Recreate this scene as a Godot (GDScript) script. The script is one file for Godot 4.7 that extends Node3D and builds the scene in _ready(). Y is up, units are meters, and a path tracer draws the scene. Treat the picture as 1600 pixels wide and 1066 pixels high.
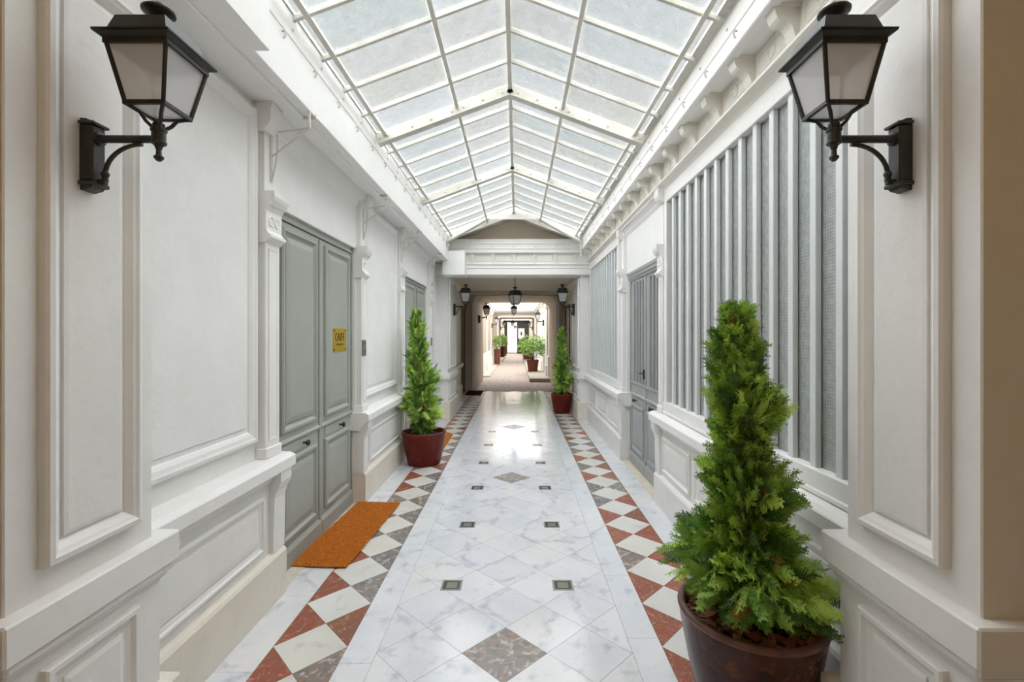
extends Node3D
# A glazed Parisian passage. Side coordinates: s = -1 / +1 (left / right wall), u = distance from the axis, y up, d = distance along the passage (world z = -d).

class MB:
	var v := PackedVector3Array()
	var n := PackedVector3Array()
	var c := PackedColorArray()
	var tint := Color.WHITE
	var tinted := false
	func tri(p: Vector3, q: Vector3, r: Vector3, h: Vector3) -> void:
		var m := (q - p).cross(r - p)
		if m.length_squared() < 1e-18:
			return
		m = m.normalized()
		if m.dot(h) < 0.0:
			m = -m
			var t := q
			q = r
			r = t
		v.append(p); v.append(r); v.append(q)
		for k in 3:
			n.append(m)
			if tinted:
				c.append(tint)
	func quad(p: Vector3, q: Vector3, r: Vector3, t: Vector3, h: Vector3) -> void:
		tri(p, q, r, h)
		tri(p, r, t, h)
	func squad(p: Array, m: Array) -> void: # smooth quad: points and normals, wound round the first normal
		var g: Vector3 = (p[1] - p[0]).cross(p[2] - p[0])
		if g.length_squared() < 1e-18:
			g = (p[2] - p[0]).cross(p[3] - p[0])
		var order := [0, 2, 1, 0, 3, 2] if g.dot(m[0] + m[1] + m[2] + m[3]) > 0.0 else [0, 1, 2, 0, 2, 3]
		for k in order:
			v.append(p[k]); n.append(m[k])
			if tinted:
				c.append(tint)
	func box(a: Vector3, b: Vector3, bev := 0.0) -> void:
		var lo := Vector3(minf(a.x, b.x), minf(a.y, b.y), minf(a.z, b.z))
		var hi := Vector3(maxf(a.x, b.x), maxf(a.y, b.y), maxf(a.z, b.z))
		hexa((lo + hi) / 2.0, Vector3((hi.x - lo.x) / 2.0, 0, 0), Vector3(0, (hi.y - lo.y) / 2.0, 0), Vector3(0, 0, (hi.z - lo.z) / 2.0), bev)
	func hexa(o: Vector3, x: Vector3, y: Vector3, z: Vector3, bev := 0.0) -> void: # box from its centre and half axes
		var ax := [x, y, z]
		var fr := [1.0, 1.0, 1.0]
		for k in 3:
			fr[k] = maxf(0.0, 1.0 - bev / maxf(ax[k].length(), 1e-6)) if bev > 0.0 else 1.0
		for k in 3:
			var i := (k + 1) % 3
			var j := (k + 2) % 3
			for sg in [-1.0, 1.0]:
				var m: Vector3 = ax[k] * sg
				var e: Vector3 = ax[i] * fr[i]
				var f: Vector3 = ax[j] * fr[j]
				quad(o + m - e - f, o + m + e - f, o + m + e + f, o + m - e + f, m)
		if bev <= 0.0:
			return
		for k in 3: # edges parallel to axis k
			var i := (k + 1) % 3
			var j := (k + 2) % 3
			for si in [-1.0, 1.0]:
				for sj in [-1.0, 1.0]:
					var a1: Vector3 = ax[i] * si + ax[j] * sj * fr[j]
					var a2: Vector3 = ax[i] * si * fr[i] + ax[j] * sj
					var l: Vector3 = ax[k] * fr[k]
					quad(o + a1 - l, o + a1 + l, o + a2 + l, o + a2 - l, ax[i].normalized() * si + ax[j].normalized() * sj)
		for sx in [-1.0, 1.0]:
			for sy in [-1.0, 1.0]:
				for sz in [-1.0, 1.0]:
					tri(o + x * sx + y * sy * fr[1] + z * sz * fr[2], o + x * sx * fr[0] + y * sy + z * sz * fr[2], o + x * sx * fr[0] + y * sy * fr[1] + z * sz, x * sx + y * sy + z * sz)
	func prism(poly: PackedVector2Array, o: Vector3, ax: Vector3, ay: Vector3, az: Vector3, caps := true) -> void:
		var area := 0.0
		for k in poly.size():
			area += poly[k].cross(poly[(k + 1) % poly.size()])
		var sg := signf(area)
		for k in poly.size():
			var p := poly[k]
			var q := poly[(k + 1) % poly.size()]
			var e := q - p
			var a := o + ax * p.x + ay * p.y
			var b := o + ax * q.x + ay * q.y
			quad(a, b, b + az, a + az, (ax * e.y - ay * e.x) * sg)
		if caps:
			var t := Geometry2D.triangulate_polygon(poly)
			for k in range(0, t.size(), 3):
				var a := o + ax * poly[t[k]].x + ay * poly[t[k]].y
				var b := o + ax * poly[t[k + 1]].x + ay * poly[t[k + 1]].y
				var d := o + ax * poly[t[k + 2]].x + ay * poly[t[k + 2]].y
				tri(a, b, d, -az)
				tri(a + az, b + az, d + az, az)
	func ring(o: Vector3, ux: Vector3, uy: Vector3, un: Vector3, w: float, h: float, prof: Array, close := true) -> void: # mitred rectangular moulding; prof = (inset, height)
		var loops := []
		for p in prof:
			loops.append([o + ux * p.x + uy * p.x + un * p.y, o + ux * (w - p.x) + uy * p.x + un * p.y, o + ux * (w - p.x) + uy * (h - p.x) + un * p.y, o + ux * p.x + uy * (h - p.x) + un * p.y])
		var inward := [uy, -ux, -uy, ux]
		for k in prof.size() - 1:
			var di: float = prof[k + 1].x - prof[k].x
			var dh: float = prof[k + 1].y - prof[k].y
			for e in 4:
				quad(loops[k][e], loops[k][(e + 1) % 4], loops[k + 1][(e + 1) % 4], loops[k + 1][e], inward[e] * -dh + un * di)
		if close:
			var l: Array = loops[-1]
			quad(l[0], l[1], l[2], l[3], un)
	func lathe(prof: Array, o: Vector3, seg := 24, up := Vector3.UP, side := Vector3.RIGHT) -> void: # prof = (radius, height), drawn upwards along the outside
		var fw := up.cross(side)
		for k in prof.size() - 1:
			var p: Vector2 = prof[k]
			var q: Vector2 = prof[k + 1]
			var e := q - p
			if e.length() < 1e-7:
				continue
			var m := Vector2(e.y, -e.x).normalized()
			for i in seg:
				var a0 := TAU * i / seg
				var a1 := TAU * (i + 1) / seg
				var r0 := side * cos(a0) + fw * sin(a0)
				var r1 := side * cos(a1) + fw * sin(a1)
				var n0 := r0 * m.x + up * m.y
				var n1 := r1 * m.x + up * m.y
				squad([o + r0 * p.x + up * p.y, o + r1 * p.x + up * p.y, o + r1 * q.x + up * q.y, o + r0 * q.x + up * q.y], [n0, n1, n1, n0])
	func tube(pts: Array, r: float, seg := 8, r1 := -1.0) -> void:
		if r1 < 0.0:
			r1 = r
		var side := Vector3.ZERO
		var rings := []
		for k in pts.size():
			var t: Vector3 = (pts[mini(k + 1, pts.size() - 1)] - pts[maxi(k - 1, 0)]).normalized()
			if side == Vector3.ZERO:
				side = t.cross(Vector3(0.31, 0.93, 0.2)).normalized()
			side = (side - t * side.dot(t)).normalized()
			var up := t.cross(side)
			var rr := lerpf(r, r1, float(k) / maxf(1.0, pts.size() - 1.0))
			var l := []
			for i in seg:
				var a := TAU * i / seg
				var m := side * cos(a) + up * sin(a)
				l.append([pts[k] + m * rr, m])
			rings.append(l)
		for k in pts.size() - 1:
			for i in seg:
				var j := (i + 1) % seg
				squad([rings[k][i][0], rings[k][j][0], rings[k + 1][j][0], rings[k + 1][i][0]], [rings[k][i][1], rings[k][j][1], rings[k + 1][j][1], rings[k + 1][i][1]])
		for e in [0, pts.size() - 1]:
			var h: Vector3 = pts[e] - pts[1 if e == 0 else e - 1]
			for i in range(1, seg - 1):
				tri(rings[e][0][0], rings[e][i][0], rings[e][i + 1][0], h)
	func spike(b: Vector3, dir: Vector3, flat: Vector3, l: float, w: float) -> void: # a thin pointed leaf: three faces
		var side := dir.cross(flat).normalized()
		var p0 := b + side * w
		var p1 := b - side * w
		var p2 := b + flat * w * 0.55
		var tip := b + dir * l
		tri(p0, p2, tip, side + flat)
		tri(p2, p1, tip, flat - side)
		tri(p1, p0, tip, -flat)
	func mesh() -> ArrayMesh:
		var a := []
		a.resize(Mesh.ARRAY_MAX)
		a[Mesh.ARRAY_VERTEX] = v
		a[Mesh.ARRAY_NORMAL] = n
		if tinted:
			a[Mesh.ARRAY_COLOR] = c
		var m := ArrayMesh.new()
		m.add_surface_from_arrays(Mesh.PRIMITIVE_TRIANGLES, a)
		return m

const PITCH := 0.385          # glazing pitch of the skylight
const WALL := 1.475           # face of the side walls
const DOOR := 1.515           # face of the doors
const PLINTH := 1.378
const LEDGE := 0.868          # top of the wainscot
var M := {}
var rng := RandomNumberGenerator.new()
var used := {}

# ---------------------------------------------------------------- nodes
func numbered(called: String) -> String:
	var k: int = used.get(called, 0)
	used[called] = k + 1
	return called if k == 0 else "%s_%03d" % [called, k]

func tag(o: Node, label: String, category := "", group := "", kind := "") -> Node:
	o.set_meta("label", label)
	if category:
		o.set_meta("category", category)
	if group:
		o.set_meta("group", group)
	if kind:
		o.set_meta("kind", kind)
	return o

func thing(called: String, label: String, category: String, at := Vector3.ZERO, turn := 0.0, group := "", kind := "") -> Node3D:
	var o := Node3D.new()
	o.name = numbered(called)
	add_child(o, true)
	o.position = at
	o.rotation.y = turn
	tag(o, label, category, group, kind)
	return o

func setting(called: String, label: String) -> Node3D:
	return thing(called, label, "", Vector3.ZERO, 0.0, "", "structure")

func part(parent: Node, called: String, mb: MB, mat: Material) -> MeshInstance3D:
	return piece(parent, called, mb.mesh(), mat)

func piece(parent: Node, called: String, mesh: Mesh, mat: Material, at := Vector3.ZERO) -> MeshInstance3D:
	var o := MeshInstance3D.new()
	var key := "%d/%s" % [parent.get_instance_id(), called]
	var k: int = used.get(key, 0)
	used[key] = k + 1
	o.name = called if k == 0 else "%s_%03d" % [called, k]
	o.mesh = mesh
	o.material_override = mat
	o.position = at
	parent.add_child(o, true)
	return o

func scatter(parent: Node, called: String, mesh: Mesh, mat: Material, where: Array, tints: Array) -> MultiMeshInstance3D:
	var mm := MultiMesh.new()
	mm.transform_format = MultiMesh.TRANSFORM_3D
	mm.use_colors = true
	mm.mesh = mesh
	mm.instance_count = where.size()
	for i in where.size():
		mm.set_instance_transform(i, where[i])
		mm.set_instance_color(i, tints[i])
	var o := MultiMeshInstance3D.new()
	o.name = called
	o.multimesh = mm
	o.material_override = mat
	o.set_meta("kind", "stuff")
	parent.add_child(o, true)
	return o

# ---------------------------------------------------------------- side coordinates
func P(s: float, u: float, y: float, d: float) -> Vector3:
	return Vector3(s * u, y, -d)

func sb(mb: MB, s: float, u0: float, u1: float, y0: float, y1: float, d0: float, d1: float, bev := 0.0) -> void:
	mb.box(P(s, u0, y0, d0), P(s, u1, y1, d1), bev)

func ext(mb: MB, s: float, poly: Array, d0: float, d1: float) -> void:
	mb.prism(PackedVector2Array(poly), P(s, 0, 0, d0), Vector3(s, 0, 0), Vector3.UP, Vector3(0, 0, d0 - d1))

func wframe(mb: MB, s: float, u: float, y0: float, y1: float, d0: float, d1: float, prof: Array, close := true) -> void:
	mb.ring(P(s, u, y0, d0), Vector3(0, 0, -1), Vector3.UP, Vector3(-s, 0, 0), d1 - d0, y1 - y0, prof, close)

func sbox(parent: Node, called: String, mat: Material, s: float, u0: float, u1: float, y0: float, y1: float, d0: float, d1: float, bev := 0.0) -> MeshInstance3D:
	var mb := MB.new()
	sb(mb, s, u0, u1, y0, y1, d0, d1, bev)
	return part(parent, called, mb, mat)

func xbox(parent: Node, called: String, mat: Material, a: Vector3, b: Vector3, bev := 0.0) -> MeshInstance3D:
	var mb := MB.new()
	mb.box(a, b, bev)
	return part(parent, called, mb, mat)

func D(x: float, y: float, d: float) -> Vector3:
	return Vector3(x, y, -d)

func pr(list: Array) -> Array: # flat numbers to Vector2s
	var out := []
	for k in range(0, list.size(), 2):
		out.append(Vector2(list[k], list[k + 1]))
	return out

# ---------------------------------------------------------------- materials
func noise(sd: int, freq: float, oct := 4, ridged := false, warp := 0.0) -> FastNoiseLite:
	var f := FastNoiseLite.new()
	f.seed = sd
	f.noise_type = FastNoiseLite.TYPE_SIMPLEX_SMOOTH
	f.frequency = freq
	f.fractal_type = FastNoiseLite.FRACTAL_RIDGED if ridged else FastNoiseLite.FRACTAL_FBM
	f.fractal_octaves = oct
	if warp > 0.0:
		f.domain_warp_enabled = true
		f.domain_warp_amplitude = warp
		f.domain_warp_frequency = freq * 0.8
	return f

func bytes(f: FastNoiseLite, side: int) -> PackedByteArray:
	var im := f.get_seamless_image(side, side)
	im.convert(Image.FORMAT_L8)
	return im.get_data()

func compose(side: int, base: Array, layers: Array) -> ImageTexture: # layers: [bytes, lo, hi, colour, strength]
	var out := PackedByteArray()
	out.resize(side * side * 3)
	for i in side * side:
		var r: float = base[0]
		var g: float = base[1]
		var b: float = base[2]
		for l in layers:
			var t: float = clampf((l[0][i] / 255.0 - l[1]) / (l[2] - l[1]), 0.0, 1.0) * l[4]
			r += (l[3][0] - r) * t
			g += (l[3][1] - g) * t
			b += (l[3][2] - b) * t
		out[i * 3] = int(clampf(r, 0, 255))
		out[i * 3 + 1] = int(clampf(g, 0, 255))
		out[i * 3 + 2] = int(clampf(b, 0, 255))
	return ImageTexture.create_from_image(Image.create_from_data(side, side, false, Image.FORMAT_RGB8, out))

func grey(f: FastNoiseLite, side: int) -> ImageTexture:
	return ImageTexture.create_from_image(Image.create_from_data(side, side, false, Image.FORMAT_L8, bytes(f, side)))

func mat(col: Color, rough := 0.6, spec := 0.5) -> StandardMaterial3D:
	var m := StandardMaterial3D.new()
	m.albedo_color = col
	m.roughness = rough
	m.metallic_specular = spec
	return m

func tri_tex(m: StandardMaterial3D, tex: Texture2D, scale: float, offset := Vector3.ZERO, world := true) -> StandardMaterial3D:
	m.albedo_texture = tex
	m.uv1_triplanar = true
	m.uv1_world_triplanar = world
	m.uv1_scale = Vector3.ONE * scale
	m.uv1_offset = offset
	return m

func bump(m: StandardMaterial3D, tex: Texture2D, height: float) -> StandardMaterial3D:
	m.heightmap_enabled = true
	m.heightmap_texture = tex
	m.heightmap_scale = height
	return m

func materials() -> void:
	var soft := bytes(noise(11, 0.006, 5), 512)
	var fine := bytes(noise(12, 0.05, 4), 512)
	var speck := bytes(noise(13, 0.12, 3), 512)
	var vein := bytes(noise(14, 0.006, 4, true, 40.0), 512)
	var vein2 := bytes(noise(15, 0.013, 4, true, 45.0), 512)
	var vein3 := bytes(noise(16, 0.02, 3, true, 30.0), 512)
	var cloud := bytes(noise(17, 0.012, 5, false, 50.0), 512)
	var mott := bytes(noise(18, 0.022, 5, false, 30.0), 512)
	# paint: a brushed cream white with faint hand-applied unevenness
	var paint_tex := compose(512, [235, 234, 231], [[soft, 0.35, 0.75, [240, 239, 236], 0.7], [fine, 0.6, 0.9, [228, 226, 221], 0.25]])
	M.paint_bump = grey(noise(21, 0.03, 4), 512)
	M.white = bump(tri_tex(mat(Color.WHITE, 0.5, 0.4), paint_tex, 0.7), M.paint_bump, 0.12)
	M.bright = tri_tex(mat(Color.WHITE, 0.5, 0.4), compose(512, [247, 246, 243], [[soft, 0.35, 0.75, [251, 250, 247], 0.7], [fine, 0.6, 0.9, [240, 238, 233], 0.25]]), 0.7)
	M.cream = tri_tex(mat(Color(1.0, 0.99, 0.96), 0.5, 0.4), paint_tex, 0.7)
	var stone := compose(512, [216, 208, 193], [[soft, 0.3, 0.7, [205, 195, 176], 0.6], [mott, 0.6, 0.85, [190, 176, 152], 0.45], [speck, 0.7, 0.95, [233, 228, 218], 0.5]])
	M.stone = tri_tex(mat(Color.WHITE, 0.6, 0.4), stone, 0.9)
	M.base = tri_tex(mat(Color(1.0, 0.985, 0.96), 0.55, 0.4), compose(512, [234, 231, 224], [[soft, 0.4, 0.7, [227, 223, 214], 0.6], [mott, 0.7, 0.95, [214, 206, 192], 0.35]]), 0.8)
	var w1 := compose(512, [228, 229, 232], [[soft, 0.3, 0.75, [216, 219, 225], 0.8], [vein, 0.72, 0.97, [165, 170, 180], 0.6], [vein2, 0.8, 0.99, [178, 182, 190], 0.5], [fine, 0.55, 0.9, [228, 228, 230], 0.5]])
	for k in 4:
		var m := tri_tex(mat([Color.WHITE, Color(0.99, 0.99, 1.0), Color(0.975, 0.977, 0.98), Color(1.0, 0.995, 0.985)][k], 0.11, 0.5), w1, 0.6, Vector3(0.37 * k, 0.2 * k, 0.61 * k))
		M["marble%d" % k] = m
	M.strip = tri_tex(mat(Color(1.0, 1.0, 1.0), 0.2, 0.5), w1, 0.55, Vector3(0.1, 0.5, 0.3))
	var wd := compose(512, [224, 223, 219], [[soft, 0.3, 0.75, [213, 212, 206], 0.7], [vein, 0.78, 0.98, [178, 179, 178], 0.45]])
	for k in 2:
		M["diamond%d" % k] = tri_tex(mat([Color.WHITE, Color(0.99, 0.985, 0.965)][k], 0.22, 0.5), wd, 0.55, Vector3(0.4 * k, 0.3, 0.2 * k))
	var red := compose(512, [152, 88, 68], [[mott, 0.45, 0.8, [136, 104, 90], 0.75], [cloud, 0.62, 0.85, [170, 108, 86], 0.6], [vein2, 0.76, 0.94, [208, 182, 166], 0.75], [vein3, 0.84, 0.97, [226, 208, 194], 0.8], [speck, 0.72, 0.92, [186, 150, 132], 0.45]])
	for k in 3:
		M["red%d" % k] = tri_tex(mat([Color.WHITE, Color(1.0, 0.95, 0.93), Color(0.93, 1.0, 1.0)][k], 0.25, 0.5), red, 1.1, Vector3(0.23 * k, 0.1, 0.57 * k))
	var gry := compose(512, [140, 132, 126], [[mott, 0.45, 0.75, [116, 112, 110], 0.8], [cloud, 0.6, 0.8, [160, 128, 114], 0.7], [vein2, 0.68, 0.9, [200, 198, 195], 0.85], [vein, 0.76, 0.95, [226, 225, 223], 0.9], [speck, 0.68, 0.92, [180, 176, 172], 0.5]])
	for k in 3:
		M["grey%d" % k] = tri_tex(mat([Color.WHITE, Color(0.92, 0.93, 0.95), Color(1.0, 0.97, 0.95)][k], 0.25, 0.5), gry, 1.2, Vector3(0.33 * k, 0.4, 0.17 * k))
	M.grout = tri_tex(mat(Color(0.62, 0.61, 0.59), 0.8), stone, 1.0)
	M.paving = tri_tex(mat(Color.WHITE, 0.75, 0.35), compose(512, [186, 170, 158], [[mott, 0.4, 0.7, [146, 130, 120], 0.8], [cloud, 0.6, 0.85, [206, 192, 180], 0.7], [speck, 0.6, 0.9, [120, 106, 98], 0.5]]), 0.6)
	M.kerb = tri_tex(mat(Color(0.86, 0.86, 0.86), 0.7), stone, 0.8)
	var door_tex := compose(512, [232, 233, 232], [[soft, 0.35, 0.75, [241, 242, 240], 0.6], [fine, 0.6, 0.9, [222, 224, 222], 0.3]])
	M.sage = tri_tex(mat(Color(0.70, 0.715, 0.68), 0.42, 0.45), door_tex, 0.9)
	M.gdoor = tri_tex(mat(Color(0.70, 0.71, 0.71), 0.42, 0.45), door_tex, 0.9)
	M.green = mat(Color(0.22, 0.26, 0.2), 0.4)
	M.bars = tri_tex(mat(Color(0.94, 0.95, 0.955), 0.4, 0.45), door_tex, 0.9)
	M.steel = tri_tex(mat(Color(0.9, 0.895, 0.88), 0.5, 0.4), compose(512, [236, 234, 228], [[soft, 0.4, 0.75, [226, 222, 212], 0.7], [mott, 0.68, 0.88, [205, 196, 178], 0.5], [speck, 0.8, 0.97, [176, 160, 136], 0.4]]), 0.8)  # greyed white paint: base tone carries the shade of backlit bars
	M.black = tri_tex(mat(Color(0.2, 0.205, 0.195), 0.42, 0.45), compose(512, [255, 255, 250], [[soft, 0.4, 0.7, [215, 218, 215], 0.8], [speck, 0.7, 0.95, [190, 190, 184], 0.5]]), 2.5, Vector3.ZERO, false)
	M.brass = mat(Color(0.3, 0.27, 0.22), 0.35)
	M.brass.metallic = 0.9
	M.plaque = tri_tex(mat(Color(0.80, 0.66, 0.16), 0.35, 0.5), door_tex, 4.0)
	M.plaque.metallic = 0.25
	M.ink = mat(Color(0.16, 0.14, 0.08), 0.5)
	M.inox = mat(Color(0.58, 0.58, 0.57), 0.35)
	M.inox.metallic = 0.6
	M.frost = mat(Color(0.97, 0.97, 0.975, 0.55), 0.5, 0.45)
	M.frost.transparency = BaseMaterial3D.TRANSPARENCY_ALPHA
	M.frost.backlight_enabled = true
	M.frost.backlight = Color(0.9, 0.9, 0.9)
	# patterned glazing
	var dimple := Image.create(256, 256, false, Image.FORMAT_L8)
	for y in 256:
		for x in 256:
			var a := maxf(pow(absf(cos(x * PI / 16.0)), 6.0), pow(absf(cos(y * PI / 16.0)), 6.0))
			dimple.set_pixel(x, y, Color.from_hsv(0, 0, 0.8 - 0.7 * a))
	M.dimple = ImageTexture.create_from_image(dimple)
	var lichen := bytes(noise(31, 0.03, 5), 512)
	var blot := bytes(noise(32, 0.009, 4), 512)
	var ripple := bytes(noise(33, 0.1, 2), 512)
	var pane_tex := compose(512, [238, 240, 240], [[blot, 0.35, 0.8, [216, 220, 222], 0.8], [ripple, 0.4, 0.8, [248, 249, 250], 0.5], [lichen, 0.68, 0.80, [214, 206, 158], 0.7], [speck, 0.84, 0.96, [110, 102, 84], 0.6]])
	var pane_img: Image = pane_tex.get_image()
	pane_img.convert(Image.FORMAT_RGBA8)
	var pd := pane_img.get_data()
	for i in 512 * 512: # the rolled pattern and the dirt make the glass more or less clear
		var cell := sin((i % 512) * TAU / 8.0) * sin((i / 512) * TAU / 8.0)
		pd[i * 4 + 3] = int(clampf(150.0 + 60.0 * cell + (blot[i] - 128) * 0.5 + (ripple[i] - 128) * 0.35, 40, 255))
	var pane_map := ImageTexture.create_from_image(Image.create_from_data(512, 512, false, Image.FORMAT_RGBA8, pd))
	for k in 4:
		var m := tri_tex(mat([Color(0.98, 0.985, 0.99, 0.62), Color(0.945, 0.957, 0.957, 0.70), Color(0.97, 0.963, 0.958, 0.67), Color(0.97, 0.965, 0.94, 0.56)][k], 0.35, 0.5), pane_map, [1.6, 2.0, 1.3, 1.8][k], Vector3(0.3 * k, 0.5 * k, 0.2))
		m.transparency = BaseMaterial3D.TRANSPARENCY_ALPHA
		M["pane%d" % k] = m
	M.cast = mat(Color(0.80, 0.815, 0.81, 0.9), 0.28, 0.5)
	M.cast.transparency = BaseMaterial3D.TRANSPARENCY_ALPHA
	tri_tex(M.cast, compose(512, [232, 234, 232], [[blot, 0.3, 0.7, [206, 210, 210], 0.8], [lichen, 0.5, 0.8, [246, 247, 246], 0.6]]), 4.0)
	bump(M.cast, M.dimple, 0.22)
	# planting
	var pot_tex := compose(512, [64, 27, 16], [[cloud, 0.45, 0.8, [80, 36, 21], 0.8], [mott, 0.60, 0.78, [150, 80, 30], 0.6], [vein3, 0.95, 1.0, [178, 128, 90], 0.6], [soft, 0.5, 0.8, [44, 15, 11], 0.85]])
	M.pot = tri_tex(mat(Color(1, 1, 1), 0.26, 0.4), pot_tex, 1.3, Vector3(0.1, 0.2, 0.3), false)
	M.pot_red = tri_tex(mat(Color(1, 1, 1), 0.3, 0.35), compose(512, [98, 22, 14], [[cloud, 0.45, 0.8, [112, 32, 18], 0.8], [mott, 0.64, 0.8, [150, 72, 30], 0.5], [soft, 0.5, 0.8, [62, 14, 10], 0.85]]), 1.3, Vector3(0.1, 0.2, 0.3), false)
	M.rim_red = mat(Color(0.40, 0.16, 0.11), 0.4, 0.4)
	M.rim = tri_tex(mat(Color(0.52, 0.4, 0.36), 0.45, 0.5), compose(512, [214, 190, 178], [[cloud, 0.4, 0.8, [170, 130, 112], 0.8], [speck, 0.6, 0.9, [240, 225, 212], 0.5]]), 2.0, Vector3.ZERO, false)
	M.box_pot = mat(Color(0.42, 0.19, 0.14), 0.55)
	M.soil = tri_tex(mat(Color(0.09, 0.06, 0.045), 0.9), door_tex, 2.0)
	for k in 3:
		M["bark%d" % k] = tri_tex(mat([Color(0.58, 0.34, 0.24), Color(0.70, 0.48, 0.38), Color(0.46, 0.26, 0.18)][k], 0.75), door_tex, 5.0, Vector3.ZERO, false)
	M.trunk = tri_tex(mat(Color(0.30, 0.20, 0.14), 0.85), stone, 3.0)
	M.leaf = mat(Color.WHITE, 0.55, 0.4)
	M.leaf.vertex_color_use_as_albedo = true
	M.leaf.backlight_enabled = true
	M.leaf.backlight = Color(0.5, 0.6, 0.3)
	M.fibre = mat(Color.WHITE, 0.9, 0.2)
	M.fibre.vertex_color_use_as_albedo = true
	M.coir = tri_tex(mat(Color(0.80, 0.48, 0.18), 0.95, 0.2), compose(512, [235, 225, 215], [[fine, 0.4, 0.7, [255, 250, 240], 0.7], [speck, 0.5, 0.85, [180, 160, 140], 0.6]]), 3.0)
	M.darkmat = mat(Color(0.25, 0.07, 0.05), 0.95, 0.2)
	M.warm = tri_tex(mat(Color(0.93, 0.84, 0.68), 0.7), paint_tex, 0.6)
	M.taupe = tri_tex(mat(Color(1.0, 0.965, 0.905), 0.6), paint_tex, 0.6)
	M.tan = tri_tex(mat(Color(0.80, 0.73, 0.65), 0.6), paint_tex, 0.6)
	M.dark_door = mat(Color(0.22, 0.2, 0.19), 0.45)
	M.paper = mat(Color(0.92, 0.92, 0.93), 0.6)
	M.lamp_glass = mat(Color(0.30, 0.31, 0.28), 0.15, 0.5)
	M.lamp_lens = mat(Color(0.50, 0.51, 0.46), 0.2, 0.5)

# ---------------------------------------------------------------- start
func _ready() -> void:
	rng.seed = 7
	var cam := Camera3D.new()
	cam.name = "camera"
	cam.projection = Camera3D.PROJECTION_FRUSTUM
	cam.near = 0.05
	cam.far = 200.0
	cam.size = 2.0 * 0.05 * 533.0 / 730.0
	cam.frustum_offset = Vector2(-8.0, -9.0) / 730.0 * 0.05
	cam.position = Vector3(0.063, 1.6, 0)
	add_child(cam)
	cam.current = true
	var sky_mat := ProceduralSkyMaterial.new()
	sky_mat.sky_top_color = Color(0.95, 0.97, 0.985)
	sky_mat.sky_horizon_color = Color(0.98, 0.985, 0.995)
	sky_mat.ground_horizon_color = Color(0.8, 0.79, 0.77)
	sky_mat.ground_bottom_color = Color(0.55, 0.54, 0.52)
	sky_mat.sun_angle_max = 0.0
	sky_mat.energy_multiplier = 0.24
	var env := Environment.new()
	env.background_mode = Environment.BG_SKY
	env.sky = Sky.new()
	env.sky.sky_material = sky_mat
	env.tonemap_mode = Environment.TONE_MAPPER_LINEAR
	env.tonemap_exposure = 2.75
	env.sdfgi_enabled = true
	env.ssao_enabled = true
	env.ssil_enabled = true
	var we := WorldEnvironment.new()
	we.name = "world"
	we.environment = env
	add_child(we)
	var sun := DirectionalLight3D.new()
	sun.name = "hazy_sun"
	sun.light_energy = 2.5
	sun.light_color = Color(0.97, 0.985, 1.0)
	sun.light_angular_distance = 150.0
	sun.sky_mode = DirectionalLight3D.SKY_MODE_LIGHT_ONLY
	sun.shadow_enabled = true
	sun.rotation = Vector3(deg_to_rad(-72), deg_to_rad(-90), 0)
	add_child(sun)
	materials()
	floor_build()
	walls()
	right_openings()
	doors()
	piers()
	cornices()
	skylight()
	passage()
	courtyard()
	lanterns()
	plants()
	mats()
	small()

# ---------------------------------------------------------------- floor
func tile(parent: Node, called: String, pts: Array, mat_: Material, top := 0.0) -> void: # pts = (x, d); each tile is shrunk by the joint
	var cen := Vector2.ZERO
	for p in pts:
		cen += p / pts.size()
	var poly := PackedVector2Array()
	for k in pts.size(): # move every side in by 0.8 mm
		var a: Vector2 = pts[(k + pts.size() - 1) % pts.size()]
		var b: Vector2 = pts[k]
		var c: Vector2 = pts[(k + 1) % pts.size()]
		var e0 := (b - a).normalized()
		var e1 := (c - b).normalized()
		var n0 := Vector2(-e0.y, e0.x)
		var n1 := Vector2(-e1.y, e1.x)
		if n0.dot(cen - b) < 0.0:
			n0 = -n0
		if n1.dot(cen - b) < 0.0:
			n1 = -n1
		var m := (n0 + n1).normalized()
		poly.append(b + m * 0.0009 / maxf(0.2, m.dot(n0)))
	var mb := MB.new()
	mb.prism(poly, Vector3(0, top - 0.012, 0), Vector3(1, 0, 0), Vector3(0, 0, -1), Vector3(0, 0.012, 0))
	part(parent, called, mb, mat_)

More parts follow.
